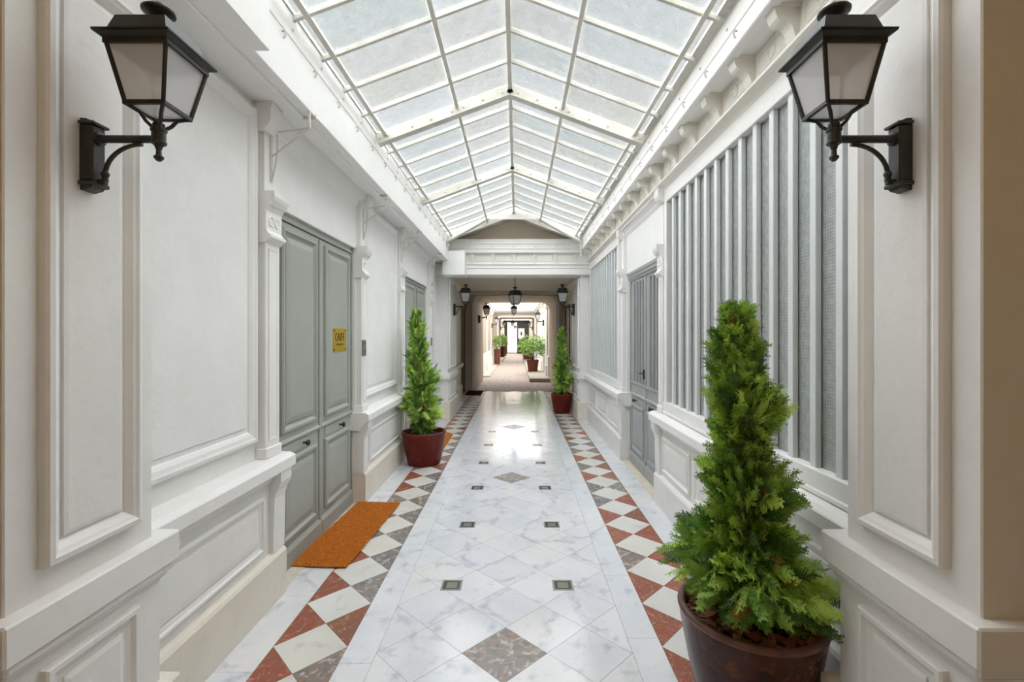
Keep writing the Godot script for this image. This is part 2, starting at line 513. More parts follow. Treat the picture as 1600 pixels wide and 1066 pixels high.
func floor_build() -> void:
	var f := setting("floor", "polished white marble floor with red and grey diamond borders running down the passage")
	xbox(f, "bed", M.grout, D(-1.7, -0.06, -1.8), D(1.7, -0.0022, 13.4))
	xbox(f, "vestibule_slab", M.strip, D(-2.6, -0.012, -1.8), D(2.6, 0.0, 1.0))
	var px := 0.215
	var pd := 0.2075
	for j in range(-6, 53):
		var d := 2.35 + j * pd
		var cols := [0, -2, 2] if j % 2 == 0 else [-1, 1, -3, 3]
		for i in cols:
			var x: float = i * px
			if absi(i) == 3:
				var e := signf(i) * 0.645
				tile(f, "marble_edge_tile", [Vector2(e, d - pd), Vector2(e, d + pd), Vector2(e - signf(i) * px, d)], M["marble%d" % rng.randi_range(0, 3)])
			elif i == 0 and j % 14 == 0:
				tile(f, "dark_marble_inlay", [Vector2(x - px, d), Vector2(x, d - pd), Vector2(x + px, d), Vector2(x, d + pd)], M["grey%d" % (2 if j == 0 else 0)])
			else:
				tile(f, "marble_tile", [Vector2(x - px, d), Vector2(x, d - pd), Vector2(x + px, d), Vector2(x, d + pd)], M["marble%d" % rng.randi_range(0, 3)])
	var li := {-1: "g", 0: "r", 1: "g", 2: "g", 3: "g", 4: "g", 5: "g", 6: "g", 7: "g"}
	var lo := {-1: "r", 0: "r", 1: "r", 2: "r", 3: "g", 4: "g", 5: "g", 6: "r", 7: "r"}
	var ri := {-1: "r", 0: "r", 1: "r", 2: "g", 3: "r", 4: "r", 5: "g", 6: "g", 7: "r"}
	var ro := {-1: "r", 0: "r", 1: "r", 2: "r", 3: "r", 4: "r", 5: "r", 6: "g", 7: "r"}
	for s in [-1.0, 1.0]:
		for k in range(-4, 28):
			var d := 2.4 + k * 0.388
			var d2 := d + 0.194
			var x0: float = s * 0.8075
			var x1: float = s * 1.1905
			var xm: float = s * 0.999
			tile(f, "white_diamond_tile", [Vector2(x0, d), Vector2(xm, d - 0.194), Vector2(x1, d), Vector2(xm, d2)], M["diamond%d" % rng.randi_range(0, 1)])
			var inner: String = (li if s < 0 else ri).get(k, "r" if rng.randf() < 0.3 else "g")
			var outer: String = (lo if s < 0 else ro).get(k, "r" if rng.randf() < 0.65 else "g")
			tile(f, "coloured_triangle_tile", [Vector2(x0, d), Vector2(x0, d + 0.388), Vector2(xm, d2)], M[("red%d" if inner == "r" else "grey%d") % rng.randi_range(0, 2)])
			tile(f, "coloured_triangle_tile", [Vector2(x1, d), Vector2(x1, d + 0.388), Vector2(xm, d2)], M[("red%d" if outer == "r" else "grey%d") % rng.randi_range(0, 2)])
		for k in range(0, 20):
			var d: float = (1.19 if s < 0 else 1.178) + k * 0.644 - (0.0 if s > 0 else 0.2)
			tile(f, "border_slab", [Vector2(s * 0.645, d), Vector2(s * 0.8075, d), Vector2(s * 0.8075, minf(d + 0.644, 13.4)), Vector2(s * 0.645, minf(d + 0.644, 13.4))], M.strip)
			tile(f, "edge_slab", [Vector2(s * 1.1905, d - 0.06), Vector2(s * 1.40, d - 0.06), Vector2(s * 1.40, minf(d + 0.584, 13.4)), Vector2(s * 1.1905, minf(d + 0.584, 13.4))], M["marble%d" % rng.randi_range(0, 3)])
	for t in [[-1.0, 2.9, 4.46], [-1.0, 5.95, 8.0], [1.0, 4.48, 6.0]]:
		sbox(f, "threshold_stone", M.stone, t[0], 1.40, 1.62, -0.03, 0.004, t[1], t[2], 0.002)

# ---------------------------------------------------------------- walls
func wainscot(w: Node, s: float, d0: float, d1: float, panels: Array, near_end: bool, far_end: bool) -> void:
	var mb := MB.new()
	ext(mb, s, pr([1.62, 0, PLINTH, 0, PLINTH, 0.268, 1.388, 0.285, 1.418, 0.292, 1.62, 0.292]), d0, d1)
	part(w, "plinth", mb, M.base if s < 0 else M.white)
	mb = MB.new()
	sb(mb, s, 1.422, 1.62, 0.29, 0.80, d0, d1)
	part(w, "wainscot", mb, M.white)
	mb = MB.new()
	ext(mb, s, pr([1.62, 0.70, 1.418, 0.70, 1.418, 0.716, 1.405, 0.722, 1.400, 0.74, 1.388, 0.757, 1.368, 0.765, 1.368, 0.778, 1.342, 0.783, 1.337, 0.788, 1.337, 0.846, 1.342, 0.852, 1.372, 0.866, 1.62, 0.874]), d0 - (0.035 if near_end else 0.0), d1 + (0.035 if far_end else 0.0))
	part(w, "ledge", mb, M.white)
	for p in panels:
		mb = MB.new()
		wframe(mb, s, 1.422, 0.335, 0.665, p[0], p[1], pr([0, 0, 0, 0.012, 0.012, 0.022, 0.022, 0.022, 0.03, 0.012, 0.04, 0.010, 0.052, 0.004, 0.060, 0.003, 0.060, 0.012, 0.09, 0.016]))
		part(w, "wainscot_panel", mb, M.white)
	for e in [[near_end, d0 - 0.006, d0 + 0.12], [far_end, d1 - 0.126, d1 + 0.006]]:
		if e[0]:
			mb = MB.new()
			ext(mb, s, pr([1.45, 0.292, 1.395, 0.292, 1.388, 0.62, 1.378, 0.66, 1.36, 0.69, 1.35, 0.72, 1.35, 0.79, 1.45, 0.79]), e[1], e[2])
			part(w, "end_stile", mb, M.white)

func pilaster(s: float, d0: float, d1: float, label: String, top: float) -> void:
	var t := setting("trim_1", label)
	t.name = "trim_%d" % trim_no()
	var mb := MB.new()
	sb(mb, s, 1.42, 1.50, LEDGE, 2.20, d0, d1, 0.004)
	sb(mb, s, 1.408, 1.50, LEDGE, 0.93, d0 - 0.008, d1 + 0.008, 0.004)
	part(t, "shaft", mb, M.white)
	mb = MB.new()
	wframe(mb, s, 1.42, 0.97, 2.12, d0 + 0.03, d1 - 0.03, pr([0, 0, 0.0, 0.006, 0.006, 0.006, 0.014, 0.0012]))
	part(t, "shaft_panel", mb, M.white)
	mb = MB.new()
	mb.prism(PackedVector2Array(pr([1.50, 2.15, 1.418, 2.15, 1.405, 2.165, 1.385, 2.18, 1.385, 2.195, 1.40, 2.205, 1.412, 2.225, 1.412, 2.34, 1.400, 2.36, 1.385, 2.375, 1.370, 2.40, 1.362, 2.42, 1.362, 2.452, 1.50, 2.452])), P(s, 0, 0, d0 - 0.012), Vector3(s, 0, 0), Vector3.UP, Vector3(0, 0, d0 - d1 - 0.024))
	part(t, "capital", mb, M.white)
	for k in 2:
		mb = MB.new()
		var prof := []
		for i in 7:
			var a := PI * i / 6.0
			prof.append(Vector2(0.026 - 0.007 * cos(a), 0.007 * sin(a)))
		prof.reverse()
		mb.lathe(prof, P(s, 1.412, 2.283, d0 + (d1 - d0) * (0.29 + 0.42 * k)), 18, Vector3(-s, 0, 0), Vector3.UP)
		part(t, "capital_ring", mb, M.white)
	mb = MB.new()
	sb(mb, s, 1.432, 1.50, 2.452, top, d0 + 0.012, d1 - 0.012, 0.003)
	part(t, "upper_shaft", mb, M.white)
	mb = MB.new()
	sb(mb, s, 1.415, 1.50, top - 0.13, top - 0.105, d0, d1, 0.005)
	sb(mb, s, 1.405, 1.50, top - 0.05, top, d0 - 0.006, d1 + 0.006, 0.006)
	part(t, "upper_cap", mb, M.white)

var trims := 0
func trim_no() -> int:
	trims += 1
	return trims

const PANEL := [0, 0, 0, 0.020, 0.008, 0.028, 0.022, 0.030, 0.034, 0.024, 0.050, 0.020, 0.066, 0.010, 0.072, 0.003, 0.10, 0.002, 0.10, 0.008, 0.115, 0.009]

func walls() -> void:
	var wl := setting("wall_left", "cream panelled wall with wainscot and two grey green double doors")
	var wr := setting("wall_right", "cream panelled wall carrying the tall barred windows")
	# backing masonry
	sbox(wl, "backing", M.white, -1, 1.62, 1.85, 0, 3.46, 1.5, 8.9)
	sbox(wr, "backing", M.white, 1, 1.62, 1.85, 0, 0.87, 1.5, 8.9)
	sbox(wr, "backing", M.white, 1, 1.62, 1.85, 2.83, 3.46, 1.5, 8.9)
	sbox(wr, "backing", M.white, 1, 1.62, 1.85, 0.87, 2.83, 4.31, 6.28)
	sbox(wr, "room_wall", M.taupe, 1, 3.2, 3.3, 0, 3.46, 1.3, 9.0)
	sbox(wr, "room_wall", M.taupe, 1, 1.85, 3.3, 0, 3.46, 1.2, 1.5)
	sbox(wr, "room_wall", M.taupe, 1, 1.85, 3.3, 0, 3.46, 8.8, 9.0)
	sbox(wr, "room_floor", M.taupe, 1, 1.85, 3.3, 0, 0.5, 1.5, 8.8)
	sbox(wr, "room_ceiling", M.white, 1, 1.85, 3.3, 3.3, 3.46, 1.5, 8.8)
	# left wall faces above the ledge
	for r in [[1.6, 2.93, 0.86, 2.99], [4.45, 6.42, 0.86, 2.99], [7.96, 8.9, 0.86, 2.99], [2.93, 4.45, 2.425, 2.99], [6.42, 7.96, 2.425, 2.99]]:
		sbox(wl, "upper_wall", M.white, -1, WALL, 1.66, r[2], r[3], r[0], r[1])
	sbox(wl, "upper_wall", M.white, -1, WALL, 1.66, 0.0, 0.9, 6.1, 6.42)
	for r in [[1.50, 2.73, 0.975, 2.92], [4.66, 5.90, 0.975, 2.92], [8.2, 8.72, 0.975, 2.45], [8.22, 8.52, 2.52, 2.86]]:
		var mb := MB.new()
		wframe(mb, -1, WALL, r[2], r[3], r[0], r[1], pr(PANEL))
		part(wl, "panel_moulding", mb, M.white)
	wainscot(wl, -1, 1.6, 2.92, [[1.72, 2.72]], false, true)
	wainscot(wl, -1, 4.44, 6.02, [[4.66, 5.84]], true, true)
	wainscot(wl, -1, 7.96, 8.9, [[8.2, 8.7]], true, false)
	# right wall faces
	for r in [[4.36, 4.5, 0.86, 3.0], [5.97, 6.3, 0.86, 3.0], [4.5, 5.97, 2.385, 3.0]]:
		sbox(wr, "upper_wall", M.white, 1, WALL, 1.66, r[2], r[3], r[0], r[1])
	wainscot(wr, 1, 1.6, 4.50, [[1.78, 2.9], [3.0, 3.55], [3.65, 4.33]], false, true)
	wainscot(wr, 1, 5.97, 8.9, [[6.16, 6.96], [7.06, 7.86], [7.96, 8.74]], true, false)
	pilaster(-1, 2.755, 2.915, "cream two-tier pilaster between the big blank panel and the plaque door", 2.965)
	pilaster(-1, 4.46, 4.61, "cream pilaster with ringed capital beyond the plaque door, bearing the steel intercom", 2.965)
	pilaster(-1, 5.93, 6.09, "cream pilaster behind the tip of the potted conifer by the plaque door wall", 2.965)
	pilaster(-1, 8.0, 8.14, "cream pilaster beyond the half hidden grey green door", 2.965)
	pilaster(1, 4.365, 4.495, "cream pilaster between the large barred window and the grilled grey door", 3.0)
	pilaster(1, 6.0, 6.14, "cream pilaster between the grilled grey door and the far barred window", 3.0)
	# cornices over the doors between their pilasters
	for c in [[-1.0, 2.72, 4.65, 2.965], [-1.0, 5.9, 8.2, 2.965], [1.0, 4.34, 6.17, 3.0]]:
		var t := setting("trim_1", ["moulded cream cornice over the plaque door", "moulded cream cornice over the half hidden door", "moulded cream cornice over the grilled grey door"][[2.72, 5.9, 4.34].find(c[1])])
		t.name = "trim_%d" % trim_no()
		var mb := MB.new()
		var y: float = c[3]
		ext(mb, c[0], pr([1.5, y - 0.13, WALL - 0.004, y - 0.13, WALL - 0.01, y - 0.115, WALL - 0.02, y - 0.105, WALL - 0.022, y - 0.09, WALL - 0.05, y - 0.06, WALL - 0.075, y - 0.05, WALL - 0.08, y - 0.02, WALL - 0.085, y, 1.5, y]), c[1] + 0.1, c[2] - 0.1)
		part(t, "cornice", mb, M.white)
		for d in [c[1], c[2] - 0.12]:
			mb = MB.new()
			ext(mb, c[0], pr([1.5, y - 0.16, 1.41, y - 0.16, 1.385, y - 0.13, 1.372, y - 0.10, 1.372, y - 0.03, 1.362, y - 0.02, 1.362, y, 1.5, y]), d, d + 0.12)
			part(t, "console", mb, M.white)

func right_openings() -> void:
	for w in [[1.62, 4.35, 1.986, 0.179, 13, "window_1", "large barred window of rippled glass behind the big potted conifer"], [6.30, 8.86, 6.46, 0.19, 13, "window_2", "far barred window beyond the grilled grey door"]]:
		var t := setting(w[5], w[6])
		var mb := MB.new()
		sb(mb, 1, 1.425, 1.53, 0.868, 0.985, w[0], w[1], 0.004)
		part(t, "bottom_rail", mb, M.white)
		mb = MB.new()
		sb(mb, 1, 1.43, 1.56, 2.825, 3.0, w[0], w[1], 0.004)
		part(t, "head_rail", mb, M.white)
		for e in [[w[0], w[0] + 0.07], [w[1] - 0.07, w[1]]]:
			mb = MB.new()
			sb(mb, 1, 1.43, 1.53, 0.98, 2.83, e[0], e[1], 0.003)
			part(t, "stile", mb, M.white)
		mb = MB.new()
		sb(mb, 1, 1.418, 1.44, 0.872, 0.90, w[0], w[1], 0.006)
		part(t, "sill_bead", mb, M.white)
		for k in w[4]:
			var d: float = w[2] + w[3] * k
			if d < w[1] - 0.1:
				mb = MB.new()
				sb(mb, 1, 1.446, 1.474, 0.98, 2.83, d, d + 0.045, 0.003)
				part(t, "bar", mb, M.bars)
				mb = MB.new()
				sb(mb, 1, 1.474, 1.480, 0.98, 2.83, d + 0.012, d + 0.036)
				part(t, "bar_web", mb, M.bars)
			var d_prev: float = w[0] + 0.07 if k == 0 else d - w[3] + 0.03
			mb = MB.new()
			sb(mb, 1, 1.480, 1.486, 0.96, 2.84, d_prev - 0.01, minf(d + 0.03, w[1] - 0.06))
			part(t, "pane", mb, M.cast)

# ---------------------------------------------------------------- doors
func knob(parent: Node, s: float, u: float, y: float, d: float) -> void:
	var mb := MB.new()
	mb.lathe(pr([0.020, 0.0, 0.020, 0.004, 0.008, 0.007, 0.007, 0.028, 0.012, 0.032, 0.021, 0.038, 0.024, 0.046, 0.020, 0.054, 0.010, 0.058, 0.0, 0.059]), P(s, u, y, d), 16, Vector3(-s, 0, 0), Vector3.UP)
	part(parent, "knob", mb, M.brass)

func double_door(no: int, label: String, s: float, d0: float, d1: float, head: float, m: Material, grille: bool) -> void:
	var t := setting("door_%d" % no, label)
	var mb := MB.new()
	sb(mb, s, DOOR - 0.012, 1.60, 0.0, head, d0 - 0.09, d0, 0.003)
	sb(mb, s, DOOR - 0.012, 1.60, 0.0, head, d1, d1 + 0.03, 0.003)
	sb(mb, s, DOOR - 0.012, 1.60, head - 0.055, head + 0.02, d0 - 0.09, d1 + 0.03, 0.003)
	part(t, "door_frame", mb, m)
	if grille:
		mb = MB.new()
		ext(mb, s, pr([1.58, head - 0.1, 1.50, head - 0.1, 1.495, head - 0.085, 1.48, head - 0.07, 1.478, head - 0.045, 1.465, head - 0.03, 1.462, head - 0.0, 1.58, head]), d0 - 0.09, d1 + 0.03)
		part(t, "head_moulding", mb, m)
	var mid := (d0 + d1) / 2.0
	for l in [[d0 + 0.004, mid - 0.005], [mid + 0.005, d1 - 0.004]]:
		var a: float = l[0]
		var b: float = l[1]
		var top := head - 0.06
		mb = MB.new()
		if grille:
			sb(mb, s, DOOR, DOOR + 0.045, 0.012, 1.03, a, b, 0.004)
			sb(mb, s, DOOR, DOOR + 0.045, 2.24, top, a, b, 0.004)
			sb(mb, s, DOOR, DOOR + 0.08, 1.02, 2.25, a, a + 0.09, 0.004)
			sb(mb, s, DOOR, DOOR + 0.08, 1.02, 2.25, b - 0.09, b, 0.004)
			sb(mb, s, DOOR + 0.075, DOOR + 0.085, 1.02, 2.25, a + 0.06, b - 0.06)
		else:
			sb(mb, s, DOOR, DOOR + 0.045, 0.012, top, a, b, 0.004)
		var leaf := part(t, "door_leaf", mb, m)
		var fr := pr([0, 0, 0, 0.014, 0.010, 0.024, 0.026, 0.024, 0.036, 0.010, 0.046, 0.004, 0.062, 0.002, 0.062, 0.010, 0.066, 0.012, 0.10, 0.020])
		mb = MB.new()
		wframe(mb, s, DOOR, 0.19, 0.755, a + 0.075, b - 0.075, fr)
		part(leaf, "lower_panel", mb, m)
		mb = MB.new()
		ext(mb, s, pr([DOOR, 0.012, DOOR - 0.022, 0.012, DOOR - 0.022, 0.115, DOOR - 0.014, 0.130, DOOR - 0.006, 0.142, DOOR, 0.145]), a, b)
		part(leaf, "kick_rail", mb, m)
		mb = MB.new()
		ext(mb, s, pr([DOOR, 0.855, DOOR - 0.010, 0.858, DOOR - 0.018, 0.866, DOOR - 0.018, 0.878, DOOR - 0.008, 0.888, DOOR, 0.892]), a, b)
		part(leaf, "lock_rail_moulding", mb, m)
		mb = MB.new()
		sb(mb, s, DOOR - 0.008, DOOR + 0.01, 0.775, 0.848, a + 0.09, b - 0.21, 0.003)
		part(leaf, "lock_plate", mb, m)
		knob(leaf, s, DOOR, 0.812, (a + b) / 2.0 + 0.05)
		if grille:
			for k in 4:
				mb = MB.new()
				var d := a + 0.115 + k * (b - a - 0.21) / 3.6
				sb(mb, s, DOOR - 0.012, DOOR + 0.024, 1.02, 2.25, d, d + 0.036, 0.003)
				part(leaf, "grille_bar", mb, m)
			mb = MB.new()
			sb(mb, s, DOOR - 0.012, DOOR + 0.02, 1.0, 1.035, a + 0.02, b - 0.02, 0.004)
			part(leaf, "grille_sill", mb, m)
		else:
			mb = MB.new()
			wframe(mb, s, DOOR, 0.935, top - 0.04, a + 0.075, b - 0.075, fr)
			part(leaf, "upper_panel", mb, m)
	mb = MB.new()
	sb(mb, s, DOOR - 0.016, DOOR + 0.01, 0.012, head - 0.07, mid - 0.028, mid + 0.012, 0.006)
	part(t, "meeting_bead", mb, m)
	if grille:
		mb = MB.new()
		sb(mb, s, DOOR - 0.03, DOOR - 0.016, 1.10, 1.21, mid + 0.0, mid + 0.03, 0.003)
		mb.tube([P(s, DOOR - 0.02, 1.17, mid + 0.015), P(s, DOOR - 0.06, 1.17, mid + 0.015), P(s, DOOR - 0.065, 1.165, mid + 0.06)], 0.007)
		part(t, "handle", mb, M.brass)

func doors() -> void:
	double_door(1, "grey green panelled double door with the yellow plaque", -1, 3.03, 4.43, 2.43, M.sage, false)
	double_door(2, "grey green double door half hidden behind the mid passage potted conifer", -1, 6.47, 7.93, 2.43, M.sage, false)
	double_door(3, "grey double door with barred upper grilles beside the large barred window", 1, 4.58, 5.94, 2.38, M.gdoor, true)

# ---------------------------------------------------------------- piers
func pier(called: String, label: String, s: float, d0: float, d1: float, uout: float, ytop: float, fine: bool) -> void:
	var t := setting(called, label)
	var mb := MB.new()
	sb(mb, s, 1.257, uout, LEDGE, ytop, d0, d1, 0.004)
	part(t, "shaft", mb, M.white)
	mb = MB.new()
	sb(mb, s, 1.25, uout, 0.3, 0.80, d0 - 0.004, d1 + 0.03, 0.004)
	part(t, "pedestal", mb, M.white)
	mb = MB.new()
	sb(mb, s, 1.232, uout, 0.715, 0.735, d0 - 0.02, d1 + 0.045, 0.006)
	sb(mb, s, 1.218, uout, 0.733, 0.765, d0 - 0.03, d1 + 0.055, 0.008)
	sb(mb, s, 1.205, uout, 0.763, 0.872, d0 - 0.045, d1 + 0.07, 0.006)
	part(t, "ledge", mb, M.white)
	mb = MB.new()
	sb(mb, s, 1.205, uout, 0.0, 0.335, d0 - 0.045, d1 + 0.075, 0.008)
	part(t, "base", mb, M.base)
	var w := d1 - d0
	mb = MB.new()
	wframe(mb, s, 1.257, 0.955, minf(2.70, ytop - 0.1), d0 + 0.085, d1 - 0.075, pr([0, 0, 0, 0.022, 0.006, 0.03, 0.02, 0.032, 0.028, 0.026, 0.036, 0.022, 0.052, 0.008, 0.056, 0.003, 0.066, 0.002, 0.066, 0.010, 0.078, 0.012]))
	part(t, "panel_moulding", mb, M.white)
	mb = MB.new()
	wframe(mb, s, 1.25, 0.37, 0.675, d0 + 0.085, d1 - 0.085, pr([0, 0, 0, 0.016, 0.006, 0.022, 0.02, 0.022, 0.03, 0.010, 0.045, 0.004, 0.06, 0.003, 0.06, 0.010, 0.075, 0.014]))
	part(t, "pedestal_panel", mb, M.white)

func piers() -> void:
	pier("pillar", "panelled cream pier carrying the wall lantern opposite the barred windows", -1, 1.2, 1.69, 2.6, 3.5, true)
	pier("pillar", "panelled cream pier carrying the wall lantern beside the large barred window", 1, 1.2, 1.69, 2.6, 3.5, true)
	pier("pillar", "plain cream pier at the passage end, on the doormat side", -1, 8.9, 10.0, 1.7, 2.85, false)
	pier("pillar", "plain cream pier at the passage end, beside the far barred window", 1, 8.9, 10.0, 1.7, 2.85, false)
	# the vestibule round the camera
	var v := setting("wall_vestibule", "warm walls and lintel of the entrance vestibule")
	for s in [-1.0, 1.0]:
		sbox(v, "side_wall", M.warm, s, 2.5, 2.7, 0, 3.2, -1.6, 1.3)
	xbox(v, "end_wall", M.warm, D(-2.7, 0, -1.8), D(2.7, 3.2, -1.6))
	xbox(v, "vestibule_ceiling", M.warm, D(-2.7, 3.0, -1.8), D(2.7, 3.2, 1.2))
	var lamp := thing("added_lamp", "added warm globe lamp under the vestibule ceiling behind the viewer", "lamp", D(0, 2.72, -0.5))  # lamp out of view, added to warm and brighten the near pier faces
	var mb := MB.new()
	mb.lathe(pr([0.0, -0.1, 0.06, -0.08, 0.1, 0.0, 0.06, 0.08, 0.0, 0.1]), Vector3.ZERO, 20)
	var glow := mat(Color(1.0, 0.9, 0.75), 0.5)
	glow.emission_enabled = true
	glow.emission = Color(1.0, 0.8, 0.55)
	glow.emission_energy_multiplier = 0.5
	part(lamp, "added_lamp_globe", mb, glow)
	mb = MB.new()
	mb.lathe(pr([0.0, 0.095, 0.05, 0.1, 0.05, 0.13, 0.015, 0.14, 0.015, 0.27, 0.07, 0.28, 0.0, 0.285]), Vector3.ZERO, 16)
	part(lamp, "stem", mb, M.black)
	var omni := OmniLight3D.new()
	omni.name = "added_lamp_light"
	omni.light_color = Color(1.0, 0.85, 0.64)
	omni.light_energy = 0.085
	omni.light_size = 0.1
	omni.omni_range = 12.0
	omni.omni_attenuation = 2.0
	omni.shadow_enabled = true
	lamp.add_child(omni)
	xbox(v, "lintel", M.white, D(-2.7, 2.98, 1.0), D(2.7, 4.2, 1.2))

# ---------------------------------------------------------------- cornices and gutters
func cornices() -> void:
	# left: box gutter
	var t := setting("trim_gutter", "long cream box gutter over the doors, below the skylight")
	var mb := MB.new()
	sb(mb, -1, 1.29, 1.56, 2.966, 3.0, 1.2, 8.9)
	part(t, "soffit", mb, M.bright)
	mb = MB.new()
	ext(mb, -1, pr([1.275, 2.945, 1.262, 2.948, 1.262, 2.962, 1.205, 2.962, 1.202, 2.958, 1.196, 2.958, 1.192, 2.963, 1.19, 3.17, 1.196, 3.178, 1.204, 3.18, 1.56, 3.2, 1.56, 2.985, 1.29, 2.985, 1.29, 2.966]), 1.2, 8.9)
	part(t, "fascia", mb, M.bright)
	mb = MB.new()
	sb(mb, -1, 1.20, 1.6, 3.17, 3.40, 1.2, 8.9)
	sb(mb, -1, 1.194, 1.25, 3.255, 3.275, 1.2, 8.9, 0.004)
	part(t, "curb", mb, M.bright)
	mb = MB.new()
	sb(mb, -1, 1.117, 1.30, 2.956, 3.36, 1.2, 2.23, 0.003)
	part(t, "end_box", mb, M.bright)
	mb = MB.new()
	sb(mb, -1, 0.89, 1.30, 2.70, 3.14, 8.5, 8.9, 0.004)
	part(t, "stop_box", mb, M.bright)
	for k in 5:
		mb = MB.new()
		var d := 2.9 + k * 1.62
		sb(mb, -1, 1.188, 1.27, 2.944, 2.97, d, d + 0.012)
		part(t, "joint_strap", mb, M.steel)
	# right: modillion cornice
	var r := setting("trim_modillion", "cream modillion cornice with ringed frieze panels above the barred windows")
	mb = MB.new()
	sb(mb, 1, 1.245, 1.6, 3.165, 3.40, 1.2, 8.9)
	sb(mb, 1, 1.235, 1.3, 3.15, 3.19, 1.2, 8.9, 0.006)
	sb(mb, 1, 1.239, 1.3, 3.262, 3.282, 1.2, 8.9, 0.004)
	part(r, "curb", mb, M.bright)
	mb = MB.new()
	ext(mb, 1, pr([1.6, 3.17, 1.395, 3.17, 1.395, 3.01, 1.385, 3.008, 1.37, 3.004, 1.366, 2.992, 1.366, 2.982, 1.38, 2.975, 1.40, 2.970, 1.42, 2.955, 1.428, 2.945, 1.44, 2.945, 1.44, 2.93, 1.6, 2.93]), 1.2, 8.9)
	part(r, "frieze", mb, M.cream)
	for k in 18:
		var d := 1.79 + k * 0.411
		if d > 8.6:
			break
		mb = MB.new()
		ext(mb, 1, pr([1.40, 3.165, 1.268, 3.165, 1.268, 3.15, 1.278, 3.145, 1.280, 3.125, 1.290, 3.10, 1.306, 3.088, 1.325, 3.086, 1.345, 3.078, 1.360, 3.06, 1.368, 3.035, 1.374, 3.01, 1.40, 3.005]), d, d + 0.075)
		sb(mb, 1, 1.262, 1.40, 3.150, 3.166, d - 0.008, d + 0.083, 0.003)
		part(r, "modillion", mb, M.cream)
		mb = MB.new()
		wframe(mb, 1, 1.395, 3.03, 3.145, d + 0.105, d + 0.385, pr([0, 0, 0, 0.006, 0.004, 0.008, 0.010, 0.006, 0.014, 0.001]), false)
		var prof := []
		for i in 7:
			var a := PI * i / 6.0
			prof.append(Vector2(0.036 - 0.006 * cos(a), 0.006 * sin(a)))
		prof.reverse()
		mb.lathe(prof, P(1, 1.395, 3.088, d + 0.245), 20, Vector3(-1, 0, 0), Vector3.UP)
		part(r, "frieze_panel", mb, M.cream)
	# ring bolts along both curbs
	for k in 17:
		var d := 2.51 + k * PITCH
		for s in [-1.0, 1.0]:
			mb = MB.new()
			var u := 1.20 if s < 0 else 1.245
			mb.tube([P(s, u, 3.235, d), P(s, u - 0.014, 3.236, d), P(s, u - 0.018, 3.226, d), P(s, u - 0.016, 3.205, d), P(s, u - 0.006, 3.197, d)], 0.005, 6)
			mb.lathe(pr([0.009, 0, 0.009, 0.004, 0.0, 0.006]), P(s, u, 3.32, d + 0.12), 8, Vector3(-s, 0, 0), Vector3.UP)
			part(t if s < 0 else r, "hook", mb, M.steel)

# ---------------------------------------------------------------- skylight
const RIDGE := 3.85
const EAVE := 3.395
const HALF := 1.215

func slope(s: float, f: float, lift := 0.0) -> Vector2: # f = 0 at the ridge, 1 at the eave
	return Vector2(s * HALF * f, lerpf(RIDGE, EAVE, f) + lift)

func sloped(mb: MB, s: float, f0: float, f1: float, d0: float, d1: float, lo: float, hi: float, bev := 0.0) -> void: # a slab that follows the slope
	var a := slope(s, f0)
	var b := slope(s, f1)
	var e := (b - a) / 2.0
	var m := Vector2(-e.y, e.x).normalized()
	if m.y < 0.0:
		m = -m
	var c := (a + b) / 2.0 + m * (lo + hi) / 2.0
	mb.hexa(Vector3(c.x, c.y, -(d0 + d1) / 2.0), Vector3(e.x, e.y, 0), Vector3(m.x, m.y, 0) * (hi - lo) / 2.0, Vector3(0, 0, (d1 - d0) / 2.0), bev)

